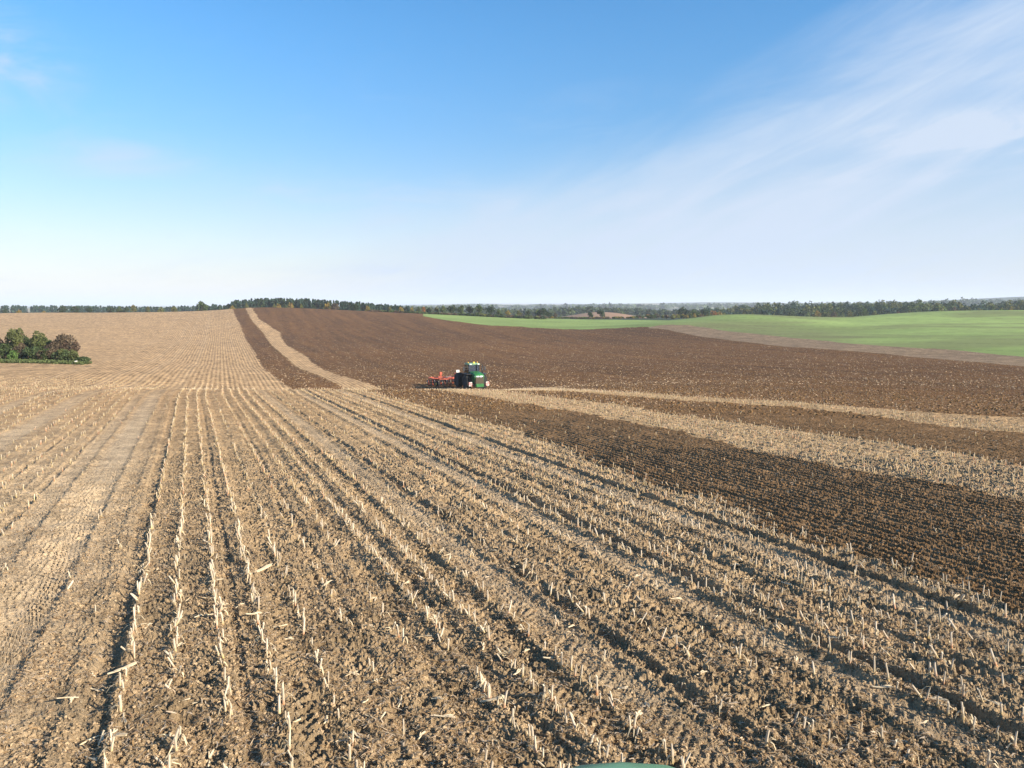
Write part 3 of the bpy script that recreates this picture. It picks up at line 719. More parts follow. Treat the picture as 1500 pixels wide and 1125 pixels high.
def plant_tree(name, px, top, w_px, Y, shape, colr, label, cat='tree', group=None, n=700, leaf=.42, base_py=None):
    """a tree on the terrain whose height and width are given by its size at that distance"""
    X = (px-750)/FPX*Y; z = g1(X, Y); zt = CAM_H+Y*(447-top)/FPX; h = max(2.0, zt-z); w = w_px/FPX*Y
    cm, tm, W_ = tree_meshes(shape, colr, (round(px) % 3), n, leaf)
    root = empty(name, (X, Y, z), random.uniform(0, 6.28)); tag(root, label, cat, group)
    s = (w/W_, w/W_, h/10.)
    for nm, me in (('crown', cm), ('trunk', tm)): o = link(nm, me, root); o.scale = s
    return root
ORD = ['first', 'second', 'third', 'fourth', 'fifth', 'sixth', 'seventh', 'eighth', 'ninth', 'tenth', 'eleventh', 'twelfth', 'thirteenth', 'fourteenth', 'fifteenth', 'sixteenth', 'seventeenth', 'eighteenth', 'nineteenth', 'twentieth']
CW = {'dark': 'dark green', 'green': 'mid green', 'olive': 'olive green', 'yellow': 'yellow autumn', 'orange': 'orange autumn', 'brown': 'brownish', 'pale': 'pale green'}
def tree_row(lst, Y, where, group, dY=0):
    cnt = {}
    tot = {}
    for t in lst: tot[t[3]] = tot.get(t[3], 0)+1
    for t in sorted(lst):
        px, top, w_, colr, shape = t[:5]; i = cnt.get(colr, 0); cnt[colr] = i+1
        size = 'small' if w_ < 8 else ('broad' if w_ > 13 else 'rounded')
        if shape == 'cone': size = 'pointed'
        label = f'{size} {CW[colr]} tree {where}' if tot[colr] == 1 else f'{size} {CW[colr]} tree, {ORD[i]} {CW[colr].split()[0]} one from left {where}'
        plant_tree({'cone': 'conifer_tree'}.get(shape, 'broadleaf_tree'), px, top, w_, Y+random.uniform(-1, 1)*dY, shape, colr, label, 'tree', group)
tree_row([(94,447.5,15,'dark','round'),(114,446.5,15,'dark','round'),(134,448.5,11,'dark','round'),(165,448,14,'dark','round'),(178,447.5,10,'green','egg'),(187,449,9,'dark','round'),
          (198,446,12,'olive','egg'),(219,448.5,10,'olive','egg'),(238,447.5,10,'olive','egg'),(257,447,11,'olive','egg'),(31,453,8,'yellow','round'),(67,455,8,'yellow','round'),(10,452,9,'dark','round')],
         555, 'behind the stubble hill', 'trees behind the stubble hill', 8)
tree_row([(298,440.5,22,'green','round'),(342,446,8,'yellow','egg'),(363,443.5,8,'olive','egg'),(385,446,6,'green','egg'),(403,445,7,'olive','round'),(409,443.5,11,'yellow','egg'),(427,441.5,10,'yellow','egg'),
          (443,444,8,'olive','egg'),(461,445,7,'dark','round'),(481,442,12,'yellow','egg'),(493,442,14,'brown','round'),(521,443.5,11,'dark','round'),(539,446,10,'yellow','round')],
         560, 'before the wood on the hill', 'trees before the wood on the hill', 8)
tree_row([(571,449,8,'olive','round'),(588,448,8,'yellow','egg'),(604,449,6,'yellow','egg'),(614,448,8,'green','round'),(621,448,8,'orange','egg'),(629,450,11,'dark','round'),(640,449,10,'olive','round'),(649,447,12,'pale','egg'),
          (662,445.5,15,'dark','round'),(676,446,12,'green','round'),(689,446,12,'dark','round'),(702,445.5,15,'green','round'),(719,445.5,13,'dark','round'),(731,452,9,'green','round')],
         545, 'above the far green field', 'trees at the top of the far green field', 8)
tree_row([(744,454,9,'yellow','round'),(760,453,10,'olive','egg'),(773,453.5,9,'dark','egg'),(787,453,9,'pale','egg'),(795,449,18,'dark','round'),(804,456,12,'dark','round'),(813,458,8,'brown','round'),
          (864,455,10,'dark','round'),(880,453,14,'dark','round')],
         548, 'along the mid hedge', 'trees along the hedge right of the middle', 5)
tree_row([(934,461,10,'brown','round'),(948,460,9,'orange','round'),(960,459,14,'brown','round'),(976,462,8,'yellow','round'),(1000,450,22,'dark','round'),(1016,452,17,'green','round'),(1031,450.5,18,'dark','round'),(1045,453.5,12,'orange','round'),(1054,455.5,10,'orange','round')],
         600, 'between the green fields', 'trees by the dip between the green fields', 12)
tree_row([(1182,456,10,'pale','egg'),(1195,454,15,'yellow','round'),(1209,456,15,'olive','round'),(1219,454,10,'brown','round'),(1232,457,9,'pale','egg'),(1243,455,14,'olive','round'),(1262,450,18,'green','round'),(1280,454,15,'olive','round'),(1299,457,12,'pale','round'),
          (1313,453,12,'brown','round'),(1330,456,14,'olive','round'),(1345,457,10,'pale','round'),(1376,446.5,18,'pale','round'),(1395,449,18,'brown','round'),(1414,450,14,'olive','round'),(1431,450,14,'olive','round'),(1450,443,10,'green','egg'),(1463,450,13,'pale','egg'),(1478,449,9,'yellow','egg'),(1488,448,9,'olive','egg')],
         640, 'before the right wood', 'trees in front of the wood on the right', 10)

def wood(name, label, spots, cols, leaf, per, shapes_):
    """a far wood that reads as one mass"""
    rr = np.random.default_rng(len(spots)+3); Vs, Cs = [], []
    bases = [crown_pts(np.random.default_rng(60+k), 1., 1., per, shapes_[k % len(shapes_)], 12, .05) for k in range(8)]
    for (x, y, z, h, w) in spots:
        p = bases[rr.integers(0, 8)].copy(); a = rr.uniform(0, 6.28); p = np.stack([(p[:, 0]*math.cos(a)-p[:, 1]*math.sin(a))*w+x, (p[:, 0]*math.sin(a)+p[:, 1]*math.cos(a))*w+y, p[:, 2]*h+z], 1)
        c = np.array(TC[cols[rr.integers(0, len(cols))]])*rr.uniform(.8, 1.2); Vs.append(p); Cs.append(c*rr.uniform(.7, 1.3, len(p))[:, None])
    p = np.concatenate(Vs); c = np.concatenate(Cs); v0, f0, c0 = leaf_quads(p, leaf, np.clip(c, 0, 1), rr)
    return tag(link(name, np_mesh(name, v0, f0, leaf_mat, False, {'col': ('FLOAT_COLOR', c0)})), label, 'wood', kind='stuff')
def spots_for(pxs, tops, Y0, Y1, n, wr, jit=1.0, hmin=3.):
    """spread n trees over a stretch of country; tops are the wood's skyline as seen from the field"""
    out = []
    px = rng.uniform(pxs[0], pxs[-1], n); Yv = rng.uniform(Y0, Y1, n); Xv = (px-750)/FPX*Yv; zv = height(Xv, Yv)
    tp = np.interp(px, pxs, tops)
    for i in range(n):
        zt = CAM_H+Yv[i]*(447-tp[i])/FPX+rng.uniform(-2.2, .6)*jit; h = max(hmin, zt-zv[i]); out.append((Xv[i], Yv[i], zv[i], h, rng.uniform(*wr)))
    return out
wood('pine_wood', 'dense blue green pine wood standing along the hill crest, left of the middle', 
     spots_for([300,335,345,380,430,480,520,560,600], [449,447,440.5,438,437.5,440,443,446,449], 620, 700, 520, (4., 6.), .8), ['pine', 'pine', 'dark', 'pine'], .75, 90, ['cone'])
wood('far_pine_wood', 'low line of bluish pines behind the stubble hill on the far left', 
     spots_for([-60,0,60,150,250,320], [448,447.5,448,448.5,450,446], 900, 1050, 420, (5., 8.), .8), ['pine'], 1.0, 70, ['cone'])
wood('distant_wood', 'bluish hedgerows and copses beyond the green field, middle of the horizon', 
     spots_for([560,600,640,700,760,800,850,900,960,1000,1040], [449,448,448,449,452,450.5,447.5,450,452,453,451], 1000, 1500, 420, (8., 16.), 1.2), ['dark', 'green', 'dark'], 1.5, 60, ['round', 'egg'])
wood('right_wood', 'long dark rounded wood behind the green hill on the right', 
     spots_for([1035,1080,1110,1150,1180,1230,1260,1300,1340,1380,1420,1460,1500,1560], [449,447,444,443,443,443,442,440,440,441,443,442,440,440], 700, 950, 420, (13., 25.), 2.2), ['pine', 'dark', 'green', 'pine', 'olive'], .8, 280, ['round', 'egg'])
wood('far_right_wood', 'hazy blue wooded ridge on the far right horizon', 
     spots_for([1200,1300,1380,1400,1420,1470,1520,1600], [444,442,439,436,436.5,438,436,436], 2300, 2700, 350, (18., 34.), 3), ['dark', 'green'], 3.2, 60, ['round'])
wood('horizon_woods', 'faint blue woods and hedges scattered along the far horizon', 
     spots_for([600,680,720,760,850,950,1040,1150,1250], [449,447,446.5,449,446,445.5,445,444,444], 2600, 5200, 420, (25., 70.), 5), ['dark', 'green'], 6., 40, ['round'])
wood('hedgerow', 'low dark hedge along the top edge of the far green field', 
     spots_for([545,580,620,660,700,740,800], [454.5,456,459,459,459,461,462], 520, 530, 170, (4., 7.), .25, 1.2), ['dark', 'green', 'olive', 'brown'], .45, 130, ['round'])
wood('field_edge_scrub', 'low mixed scrub along the far side of the green dip', 
     spots_for([800,830,870,910,940,990,1060], [463,465,465,464,462,460,458], 565, 580, 110, (3., 6.), .3, 1.2), ['olive', 'brown', 'green', 'yellow'], .45, 110, ['round'])

# ------------------------------------------------------------------ shrubs in the field on the left
def shrub(px, top, w_px, base, Y, colr, n, label, name='shrub', leaf=.13, colr2=None):
    X = (px-750)/FPX*Y; z = g1(X, Y); h = CAM_H+Y*(447-top)/FPX-z; w = 1.2*w_px/FPX*Y; rr = np.random.default_rng(int(px*7+top))
    p = crown_pts(rr, h, w, n, 'round', 22, .02); c = np.array(TC[colr]); cols = np.repeat(c[None], n, 0)
    if colr2: k = vnoise(p[:, 0]/.9+40, p[:, 2]/.9, 9) > .5; cols[k] = TC[colr2]
    cols = np.clip(cols*rr.uniform(.6, 1.4, n)[:, None], .01, 1); v0, f0, c0 = leaf_quads(p, leaf, cols, rr)
    root = empty(name, (X, Y, z)); tag(root, label, 'shrub', 'shrubs on the grassy island in the stubble')
    link('crown', np_mesh('crown', v0, f0, leaf_mat, False, {'col': ('FLOAT_COLOR', c0)}), root)
    vs, fs = trunk_geo(rr, h*.9, w*.9); link('trunk', np_mesh('trunk', vs, fs, bark_mat, True), root)
TC['russet'] = (.10, .066, .044); TC['deepg'] = (.062, .088, .032); TC['moss'] = (.115, .13, .045); TC['bright'] = (.10, .17, .04)
SY = 140*K
shrub(-8, 485, 30, 528, SY+4, 'russet', 3500, 'red brown shrub cut by the left edge of the picture', colr2='brown')
shrub(-30, 490, 40, 528, SY+6, 'deepg', 3000, 'green shrub beyond the left edge of the picture')
shrub(24, 476.5, 27, 527, SY+3, 'moss', 5200, 'tallest olive shrub with a ragged top, near the left edge', colr2='olive')
shrub(38, 486, 18, 528, SY+6, 'deepg', 2600, 'dark green shrub squeezed between the two olive ones')
shrub(56, 481.5, 26, 528, SY+3, 'moss', 5200, 'olive green shrub in the middle of the clump', colr2='green')
shrub(96, 484, 42, 529, SY+2, 'brown', 8000, 'broad dark reddish brown shrub at the right end of the clump', colr2='russet')
shrub(76, 492, 18, 529, SY+4, 'green', 2200, 'green shrub behind the reddish one on its left')
shrub(6, 502, 26, 526, SY-1, 'deepg', 3200, 'low dark green bush at the left edge')
shrub(18, 512, 14, 526, SY-4, 'bright', 1500, 'small bright yellow green bush at the foot of the clump')
shrub(33, 502, 24, 527, SY-2, 'brown', 3000, 'low brownish green bush below the tallest shrub', colr2='deepg')
shrub(50, 505, 26, 528, SY-3, 'deepg', 3200, 'low green bush in the middle of the foot of the clump')
shrub(71, 506, 28, 529, SY-3, 'green', 3200, 'low grey green bush with dry stems left of the reddish shrub', colr2='brown')
shrub(92, 506, 24, 530, SY-4, 'moss', 3000, 'low yellowish bush under the reddish shrub', colr2='deepg')
shrub(106, 512, 14, 530, SY-4, 'moss', 1200, 'small pale bush at the right foot of the reddish shrub')
shrub(121, 520, 18, 531, SY-5, 'deepg', 1500, 'lowest green bush, rightmost of the clump')
# grass under the shrubs
pxg = rng.uniform(-130, 134, 15000); Yg = SY-6+rng.uniform(-5, 8, 15000); k = pxg < 134-np.abs(Yg-(SY-6))*3.0; pxg, Yg = pxg[k], Yg[k]
Xg = (pxg-750)/FPX*Yg; zg = height(Xg, Yg); rr = np.random.default_rng(5)
p = np.stack([Xg, Yg, zg+rr.uniform(0, .45, len(Xg))], 1); cc = np.array((.10, .125, .042))*rr.uniform(.6, 1.3, len(p))[:, None]
v0, f0, c0 = leaf_quads(p, .16, cc, rr)
tag(link('rough_grass', np_mesh('rough_grass', v0, f0, leaf_mat, False, {'col': ('FLOAT_COLOR', c0)})), 'bright green rough grass around the foot of the shrubs', 'grass', kind='stuff')

# pale boulder at the foot of the shrubs
def boulder(px, Y, s):
    X = (px-750)/FPX*Y; bm = bmesh.new(); bmesh.ops.create_icosphere(bm, subdivisions=3, radius=1)
    for v_ in bm.verts:
        v_.co *= 1+.22*math.sin(v_.co.x*3+1)*math.cos(v_.co.y*4)+random.uniform(-.03, .03); v_.co.z *= .62
        v_.co *= s
    me = bpy.data.meshes.new('boulder'); bm.to_mesh(me); bm.free(); me.materials.append(simple_mat('pale_stone', (.62, .58, .50), .9, 0, .2, 3, .2, .4))
    tag(link('boulder', me, None, (X, Y, g1(X, Y)+s*.3)), 'pale whitish boulder at the right foot of the shrub clump', 'boulder')
boulder(109.5, SY-9, .62)

# ------------------------------------------------------------------ machines
def M(nm, c, rough=.45, metal=0, **k): return simple_mat(nm, c, rough, metal, **k)
GREEN = M('green_paint', (.028, .155, .040), .38, 0, var=.35, scale=1.5); YEL = M('yellow_paint', (.75, .52, .04), .4)
BLACK = M('black_plastic', (.015, .015, .016), .5); RUB = M('tyre_rubber', (.022, .021, .020), .85, var=.3, scale=5, bump=.3); GRILLE = M('grille_mesh', (.075, .06, .04), .35, .5, var=.35, scale=60)
ORANGE = M('orange_red_paint', (.38, .075, .035), .5, 0, var=.45, scale=2); STEEL = M('worn_steel', (.22, .20, .18), .45, .8, var=.3, scale=12); WHITE = M('white_board', (.55, .54, .50), .5, var=.05)
REDB = M('red_board', (.60, .05, .04), .5); LAMPM = M('lamp_glass', (.85, .87, .88), .12, .2, var=.05); AMBER = M('amber_glass', (.9, .45, .05), .2); GREY = M('grey_panel', (.55, .56, .57), .5); DARKI = M('cab_interior', (.03, .03, .033), .8)
glass, nt2, bb = mat_new('cab_glass')
tr = nt2.nodes.new('ShaderNodeBsdfTransparent'); tr.inputs[0].default_value = (.50, .58, .70, 1); gl = nt2.nodes.new('ShaderNodeBsdfGlossy'); gl.inputs['Roughness'].default_value = .03; gl.inputs[0].default_value = (.9, .95, 1, 1)
mx = nt2.nodes.new('ShaderNodeMixShader'); fz = nt2.nodes.new('ShaderNodeFresnel'); fz.inputs[0].default_value = 1.9
nt2.links.new(fz.outputs[0], mx.inputs[0]); nt2.links.new(tr.outputs[0], mx.inputs[1]); nt2.links.new(gl.outputs[0], mx.inputs[2]); nt2.links.new(mx.outputs[0], nt2.nodes['Material Output'].inputs[0])

class B:
    """collects shapes, builds one mesh"""
    def __init__(s): s.bm = bmesh.new()
    def box(s, x0, x1, y0, y1, z0, z1, bev=.0, taper=None, rot=None, piv=None):
        r = bmesh.ops.create_cube(s.bm, size=1); vs = r['verts']
        for v_ in vs:
            v_.co = Vector(((x0+x1)/2+v_.co.x*(x1-x0), (y0+y1)/2+v_.co.y*(y1-y0), (z0+z1)/2+v_.co.z*(z1-z0)))
            if taper and v_.co.z > (z0+z1)/2: v_.co.x = (x0+x1)/2+(v_.co.x-(x0+x1)/2)*taper[0]; v_.co.y = (y0+y1)/2+(v_.co.y-(y0+y1)/2)*taper[1]
        if bev:
            es = list({e for v_ in vs for e in v_.link_edges}); r2 = bmesh.ops.bevel(s.bm, geom=es, offset=bev, segments=2, affect='EDGES'); vs = r2['verts']
        if rot is not None: bmesh.ops.rotate(s.bm, verts=list(set(vs)), cent=Vector(piv or ((x0+x1)/2, (y0+y1)/2, (z0+z1)/2)), matrix=rot)
        return s
    def bar(s, p0, p1, w, w2=None, sides=4):
        p0, p1 = Vector(p0), Vector(p1); d = p1-p0; L_ = d.length; w2 = w2 or w
        r = bmesh.ops.create_cone(s.bm, cap_ends=True, segments=sides, radius1=w*.707 if sides == 4 else w/2, radius2=w2*.707 if sides == 4 else w2/2, depth=L_)
        q_ = d.to_track_quat('Z', 'Y').to_matrix().to_4x4(); rot = Matrix.Rotation(math.pi/4, 4, 'Z') if sides == 4 else Matrix()
        bmesh.ops.transform(s.bm, verts=r['verts'], matrix=Matrix.Translation((p0+p1)/2)@q_@rot); return s
    def lathe_x(s, prof, cx, cy, cz, n=28):
        """profile (x, radius) turned about the x axis"""
        rings = []
        for x, r_ in prof: rings.append([s.bm.verts.new((cx+x, cy+math.cos(2*math.pi*a/n)*r_, cz+math.sin(2*math.pi*a/n)*r_)) for a in range(n)])
        for r0, r1 in zip(rings, rings[1:]):
            for a in range(n): s.bm.faces.new((r0[a], r0[(a+1) % n], r1[(a+1) % n], r1[a]))
        s.bm.faces.new(rings[0][::-1]); s.bm.faces.new(rings[-1]); return s
    def loft(s, secs):
        rings = [[s.bm.verts.new(p) for p in sec] for sec in secs]; n = len(rings[0])
        for r0, r1 in zip(rings, rings[1:]):
            for a in range(n): s.bm.faces.new((r0[a], r0[(a+1) % n], r1[(a+1) % n], r1[a]))
        s.bm.faces.new(rings[0][::-1]); s.bm.faces.new(rings[-1]); return s
    def done(s, name, mat, parent, smooth_=False):
        bmesh.ops.recalc_face_normals(s.bm, faces=s.bm.faces[:]); me = bpy.data.meshes.new(name); s.bm.to_mesh(me); s.bm.free(); me.materials.append(mat)
        if smooth_: me.polygons.foreach_set('use_smooth', [True]*len(me.polygons))
        return link(name, me, parent)
def wheel(root, x, y, rad, wd, name='wheel'):
    side = 1 if x > 0 else -1
    w = B().lathe_x([(-.12, .16), (-.1, rad*.50), (.1, rad*.50), (.12, .16)], x, y, rad, 20).done(name, GREEN, root)
    t = B(); t.lathe_x([(-wd*.42, rad*.52), (-wd/2, rad*.66), (-wd/2, rad*.86), (-wd*.42, rad*.95), (wd*.42, rad*.95), (wd/2, rad*.86), (wd/2, rad*.66), (wd*.42, rad*.52)], x, y, rad, 36)
    for i in range(24):
        for s_ in (-1, 1):
            a = 2*math.pi*(i+.5*(s_ > 0))/24; a2 = a+.12; r_ = rad*.965
            t.bar((x+s_*wd*.46, y+math.cos(a)*r_, rad+math.sin(a)*r_), (x+s_*.01, y+math.cos(a2)*r_, rad+math.sin(a2)*r_), .07)
    tyre = t.done('tyre', RUB, w)
    B().lathe_x([(-.02, rad*.52), (0, rad*.50), (.0, rad*.36), (side*.05+.001, rad*.2)], x+side*.16, y, rad, 24).done('rim', YEL, w)
    return w
TY = 120.; TX = (702.5-750)/FPX*TY; TZ = g1(TX, TY)
HEAD = math.pi+(-TH)                                 # nose toward the camera along the rows
# local axes: +Y is forward after a half turn
trc = empty('articulated_tractor', (TX, TY, TZ+.02), 0); trc.rotation_euler = (0, 0, -math.pi-TH); SC = 1.06; trc.scale = (SC, SC, SC) ; TR_ROT = -math.pi-TH
tag(trc, 'green articulated field tractor with black tyres working the brown field', 'tractor')
FA, RA = -2.1, -6.0                                   # axle positions behind the nose at y=0
for ax in (FA, RA):
    for sx_ in (-1, 1): wheel(trc, sx_*1.22, ax, 1.12, .84)
def hood_sec(y, hw, z0, z1, cr=.18):
    return [(-hw, y, z0), (-hw, y, z1-cr), (-hw+.10, y, z1-.05), (-hw*.5, y, z1), (0, y, z1+.03), (hw*.5, y, z1), (hw-.10, y, z1-.05), (hw, y, z1-cr), (hw, y, z0)]
B().loft([hood_sec(-2.4, .80, 1.25, 2.66), hood_sec(-1.7, .80, 1.2, 2.64), hood_sec(-1.0, .79, 1.15, 2.56), hood_sec(-.35, .77, 1.1, 2.42), hood_sec(-.08, .72, 1.95, 2.26)]).done('hood', GREEN, trc, False)
B().loft([[(-.74, -.30, 1.0), (-.60, .02, 1.0), (.60, .02, 1.0), (.74, -.30, 1.0)], [(-.74, -.30, 1.99), (-.59, -.02, 1.99), (.59, -.02, 1.99), (.74, -.30, 1.99)]]).done('grille', GRILLE, trc)
for s_ in (-1, 1): B().loft([[(s_*.06, .03, 2.0), (s_*.56, -.0, 2.0), (s_*.78, -.22, 2.02), (s_*.78, -.26, 2.17), (s_*.54, -.04, 2.17), (s_*.06, -.0, 2.17)], [(s_*.06, -.06, 2.0), (s_*.54, -.1, 2.0), (s_*.74, -.30, 2.02), (s_*.74, -.34, 2.17), (s_*.52, -.15, 2.17), (s_*.06, -.12, 2.17)]]).done('headlight', LAMPM, trc)
B().box(-.62, .62, -.30, .14, .50, 1.02, .08).done('bumper', GREEN, trc)
B().box(-.30, .30, -.3, .08, .40, .60, .03).box(-.9, .9, -.55, -.32, .42, .58, .03).done('front_hitch', BLACK, trc)
B().box(-.32, .32, -7.2, -.4, .75, 1.20, .04).box(-.62, .62, -7.6, -4.6, 1.18, 1.72, .08).box(-.55, .55, -3.1, -.5, 1.0, 1.24).done('chassis', BLACK, trc)
for s_ in (-1, 1):
    B().box(s_*.66-.01, s_*.66+.01, -2.9, -.5, 1.3, 1.95).done('side_screen', GRILLE, trc)
    B().box(s_*1.22-.42, s_*1.22+.42, -3.25, -1.15, 2.30, 2.38, .02).box(s_*1.22-.42, s_*1.22+.42, -3.32, -3.24, 1.5, 2.4).box(s_*.86-.03, s_*.86+.03, -3.2, -1.2, 1.6, 2.35).done('fender', BLACK, trc)
# cab
cab = B(); CY0, CY1, CW_ = -4.15, -2.45, .90
for s_ in (-1, 1):
    cab.bar((s_*CW_, CY1, 1.75), (s_*(CW_-.06), CY1-.12, 3.62), .09); cab.bar((s_*CW_, CY0, 1.75), (s_*(CW_-.06), CY0+.05, 3.62), .10); cab.bar((s_*CW_, -3.35, 1.75), (s_*(CW_-.04), -3.35, 3.62), .07)
cab.box(-CW_-.04, CW_+.04, CY0-.04, CY1+.04, 1.45, 1.80, .04)
cab.done('cab_frame', BLACK, trc)
B().box(-CW_-.10, CW_+.10, CY0-.14, CY1+.16, 3.62, 3.86, .09, (.93, .93)).done('cab_roof', GREEN, trc)
B().loft([[(-.84, CY1+.01, 1.84), (.84, CY1+.01, 1.84), (.84, CY1-.005, 1.84), (-.84, CY1-.005, 1.84)], [(-.78, CY1-.11, 3.60), (.78, CY1-.11, 3.60), (.78, CY1-.125, 3.60), (-.78, CY1-.125, 3.60)]]).done('windscreen', glass, trc)
for s_ in (-1, 1):
    for y0, y1 in ((-3.30, -2.56), (-4.06, -3.4)):
        B().loft([[(s_*CW_, y0, 1.84), (s_*CW_, y1, 1.84), (s_*(CW_-.012), y1, 1.84), (s_*(CW_-.012), y0, 1.84)], [(s_*(CW_-.05), y0, 3.60), (s_*(CW_-.05), y1-.04, 3.60), (s_*(CW_-.062), y1-.04, 3.60), (s_*(CW_-.062), y0, 3.60)]]).done('side_window', glass, trc)
B().box(-.78, .78, CY0+.02, CY0+.035, 1.9, 3.55).done('rear_window', glass, trc)
B().box(-.30, .30, -3.75, -3.20, 2.0, 2.22, .05).box(-.28, .28, -3.85, -3.70, 2.2, 3.0, .05).done('seat', DARKI, trc)
B().bar((0, -2.6, 1.8), (0, -2.85, 2.55), .07).lathe_x([(-.2, .02), (-.2, .03), (.2, .03), (.2, .02)], 0, -2.87, 2.58, 8).done('steering_column', BLACK, trc)
for s_ in (-1, 1):
    mm = B().bar((s_*.95, -2.5, 3.35), (s_*1.62, -2.35, 3.32), .05).bar((s_*.95, -2.5, 2.95), (s_*1.62, -2.35, 2.98), .04).box(s_*1.66-.15, s_*1.66+.15, -2.4, -2.30, 2.75, 3.38, .03).done('mirror', BLACK, trc)
    B().box(s_*1.66-.11, s_*1.66+.11, -2.42, -2.403, 2.83, 3.31).done('mirror_glass', LAMPM, mm)
    B().box(s_*.62-.16, s_*.62+.16, CY1+.17, CY1+.24, 3.66, 3.80, .02).done('work_light', LAMPM, trc)
B().bar((-.86, -1.25, 2.1), (-.86, -1.25, 3.6), .19, .16, 10).bar((-.86, -1.25, 3.59), (-.86, -1.37, 3.85), .14, .12, 10).done('exhaust_stack', BLACK, trc, True)
B().bar((.50, -1.4, 2.35), (.50, -1.4, 2.62), .2, .2, 12).done('air_intake', BLACK, trc, True)
B().bar((.88, -3.9, 3.8), (.88, -3.9, 4.2), .035, .02, 6).done('aerial', BLACK, trc)
for s_ in (-1, 1): B().lathe_x([(-.06, .08), (.06, .08)], 0, 0, 0, 10).done('beacon', AMBER, trc).location = (s_*.72, -3.0, 3.95)
B().lathe_x([(-.16, .06), (-.14, .15), (.14, .15), (.16, .06)], 0, -2.6, 3.93, 14).done('satellite_receiver', YEL, trc, True)
for s_ in (-1, 1):
    B().bar((s_*.60, -.35, .9), (s_*1.32, -.30, 1.0), .05).bar((s_*.60, -.5, 1.8), (s_*1.32, -.32, 1.2), .03).done('board_arm', BLACK, trc)
    bo = B().box(s_*1.34-.25, s_*1.34+.25, -.29, -.26, .66, 1.26, .01).done('warning_board', WHITE, trc)
    st_ = B()
    for k in range(-1, 2):                                     # slanting red bars, clipped to the board
        x0, x1 = s_*1.34-.245, s_*1.34+.245; poly = []
        def inside_poly(c0_):
            pts_ = []
            for (xa, za) in ((-.245, c0_), (.245, c0_+.49*s_), (.245, c0_+.49*s_+.14), (-.245, c0_+.14)): pts_.append((s_*1.34+xa, min(1.25, max(.67, .96+za))))
            return pts_
        pp = inside_poly(k*.27-.245*s_-.07); vv = [st_.bm.verts.new((x_, -.256, z_)) for x_, z_ in pp]; vv2 = [st_.bm.verts.new((x_, -.2585, z_)) for x_, z_ in pp]
        st_.bm.faces.new(vv)
        for a in range(4): st_.bm.faces.new((vv[a], vv[(a+1) % 4], vv2[(a+1) % 4], vv2[a]))
    st_.done('red_stripes', REDB, bo)
# rungs
lad = B(); 
for i in range(5): lad.bar((-1.0, -3.3, .55+i*.27), (-1.0, -3.75, .55+i*.27), .04)
lad.bar((-1.0, -3.3, .5), (-.98, -3.3, 1.75), .04).bar((-1.0, -3.75, .5), (-.98, -3.75, 1.75), .04).done('ladder', BLACK, trc)

# driver
def driver():
    bm = bmesh.new(); J = {'pelvis': ((0, -4.1, 2.30), .15), 'waist': ((0, -4.12, 2.5), .14), 'chest': ((0, -4.12, 2.75), .17), 'neck': ((0, -4.08, 2.93), .06), 'head0': ((0, -4.05, 3.02), .085), 'head': ((0, -4.04, 3.13), .095), 'crown': ((0, -4.06, 3.2), .06)}
    for s_, n in ((-1, 'r'), (1, 'l')):
        J['sh'+n] = ((s_*.19, -4.1, 2.84), .07); J['el'+n] = ((s_*.26, -3.92, 2.60), .05); J['wr'+n] = ((s_*.16, -3.64, 2.64), .035); J['ha'+n] = ((s_*.14, -3.54, 2.63), .04)
        J['hip'+n] = ((s_*.10, -4.0, 2.28), .10); J['kn'+n] = ((s_*.15, -3.62, 2.30), .075); J['an'+n] = ((s_*.15, -3.50, 1.92), .045); J['to'+n] = ((s_*.16, -3.34, 1.86), .04)
    E = [('pelvis', 'waist'), ('waist', 'chest'), ('chest', 'neck'), ('neck', 'head0'), ('head0', 'head'), ('head', 'crown')]
    for n in 'rl': E += [('chest', 'sh'+n), ('sh'+n, 'el'+n), ('el'+n, 'wr'+n), ('wr'+n, 'ha'+n), ('pelvis', 'hip'+n), ('hip'+n, 'kn'+n), ('kn'+n, 'an'+n), ('an'+n, 'to'+n)]
    names = list(J); me = bpy.data.meshes.new('person'); me.from_pydata([J[n][0] for n in names], [(names.index(a), names.index(b_)) for a, b_ in E], [])
    o = bpy.data.objects.new('person', me); col.objects.link(o); o.modifiers.new('skin', 'SKIN'); 
    for i, n in enumerate(names):
        me.skin_vertices[0].data[i].radius = (J[n][1], J[n][1]); me.skin_vertices[0].data[i].use_root = (n == 'pelvis')
    ss = o.modifiers.new('sub', 'SUBSURF'); ss.levels = ss.render_levels = 1
    m, nt3, b3 = mat_new('driver_clothes_and_skin'); t3 = nt3.nodes.new('ShaderNodeTexCoord'); s3 = nt3.nodes.new('ShaderNodeSeparateXYZ'); nt3.links.new(t3.outputs['Object'], s3.inputs[0])
    r3 = nt3.nodes.new('ShaderNodeValToRGB'); mr = nt3.nodes.new('ShaderNodeMapRange'); mr.inputs['From Min'].default_value = 1.8; mr.inputs['From Max'].default_value = 3.3
    nt3.links.new(s3.outputs[2], mr.inputs['Value']); nt3.links.new(mr.outputs[0], r3.inputs[0]); r3.color_ramp.interpolation = 'CONSTANT'
    e = r3.color_ramp.elements; e[0].color = (.03, .035, .05, 1); e[0].position = 0; e[1].position = .42; e[1].color = (.06, .13, .38, 1)
    for p_, c_ in ((.74, (.5, .3, .22, 1)), (.90, (.06, .04, .03, 1))): x_ = e.new(p_); x_.color = c_
    nt3.links.new(r3.outputs[0], b3.inputs['Base Color']); b3.inputs['Roughness'].default_value = .8; me.materials.append(m)
    o.location = trc.matrix_basis@Vector((0, .6*SC, 0)); o.rotation_euler = trc.rotation_euler; o.scale = trc.scale
    tag(o, 'driver in a blue top sitting behind the windscreen of the green tractor', 'person')
driver()

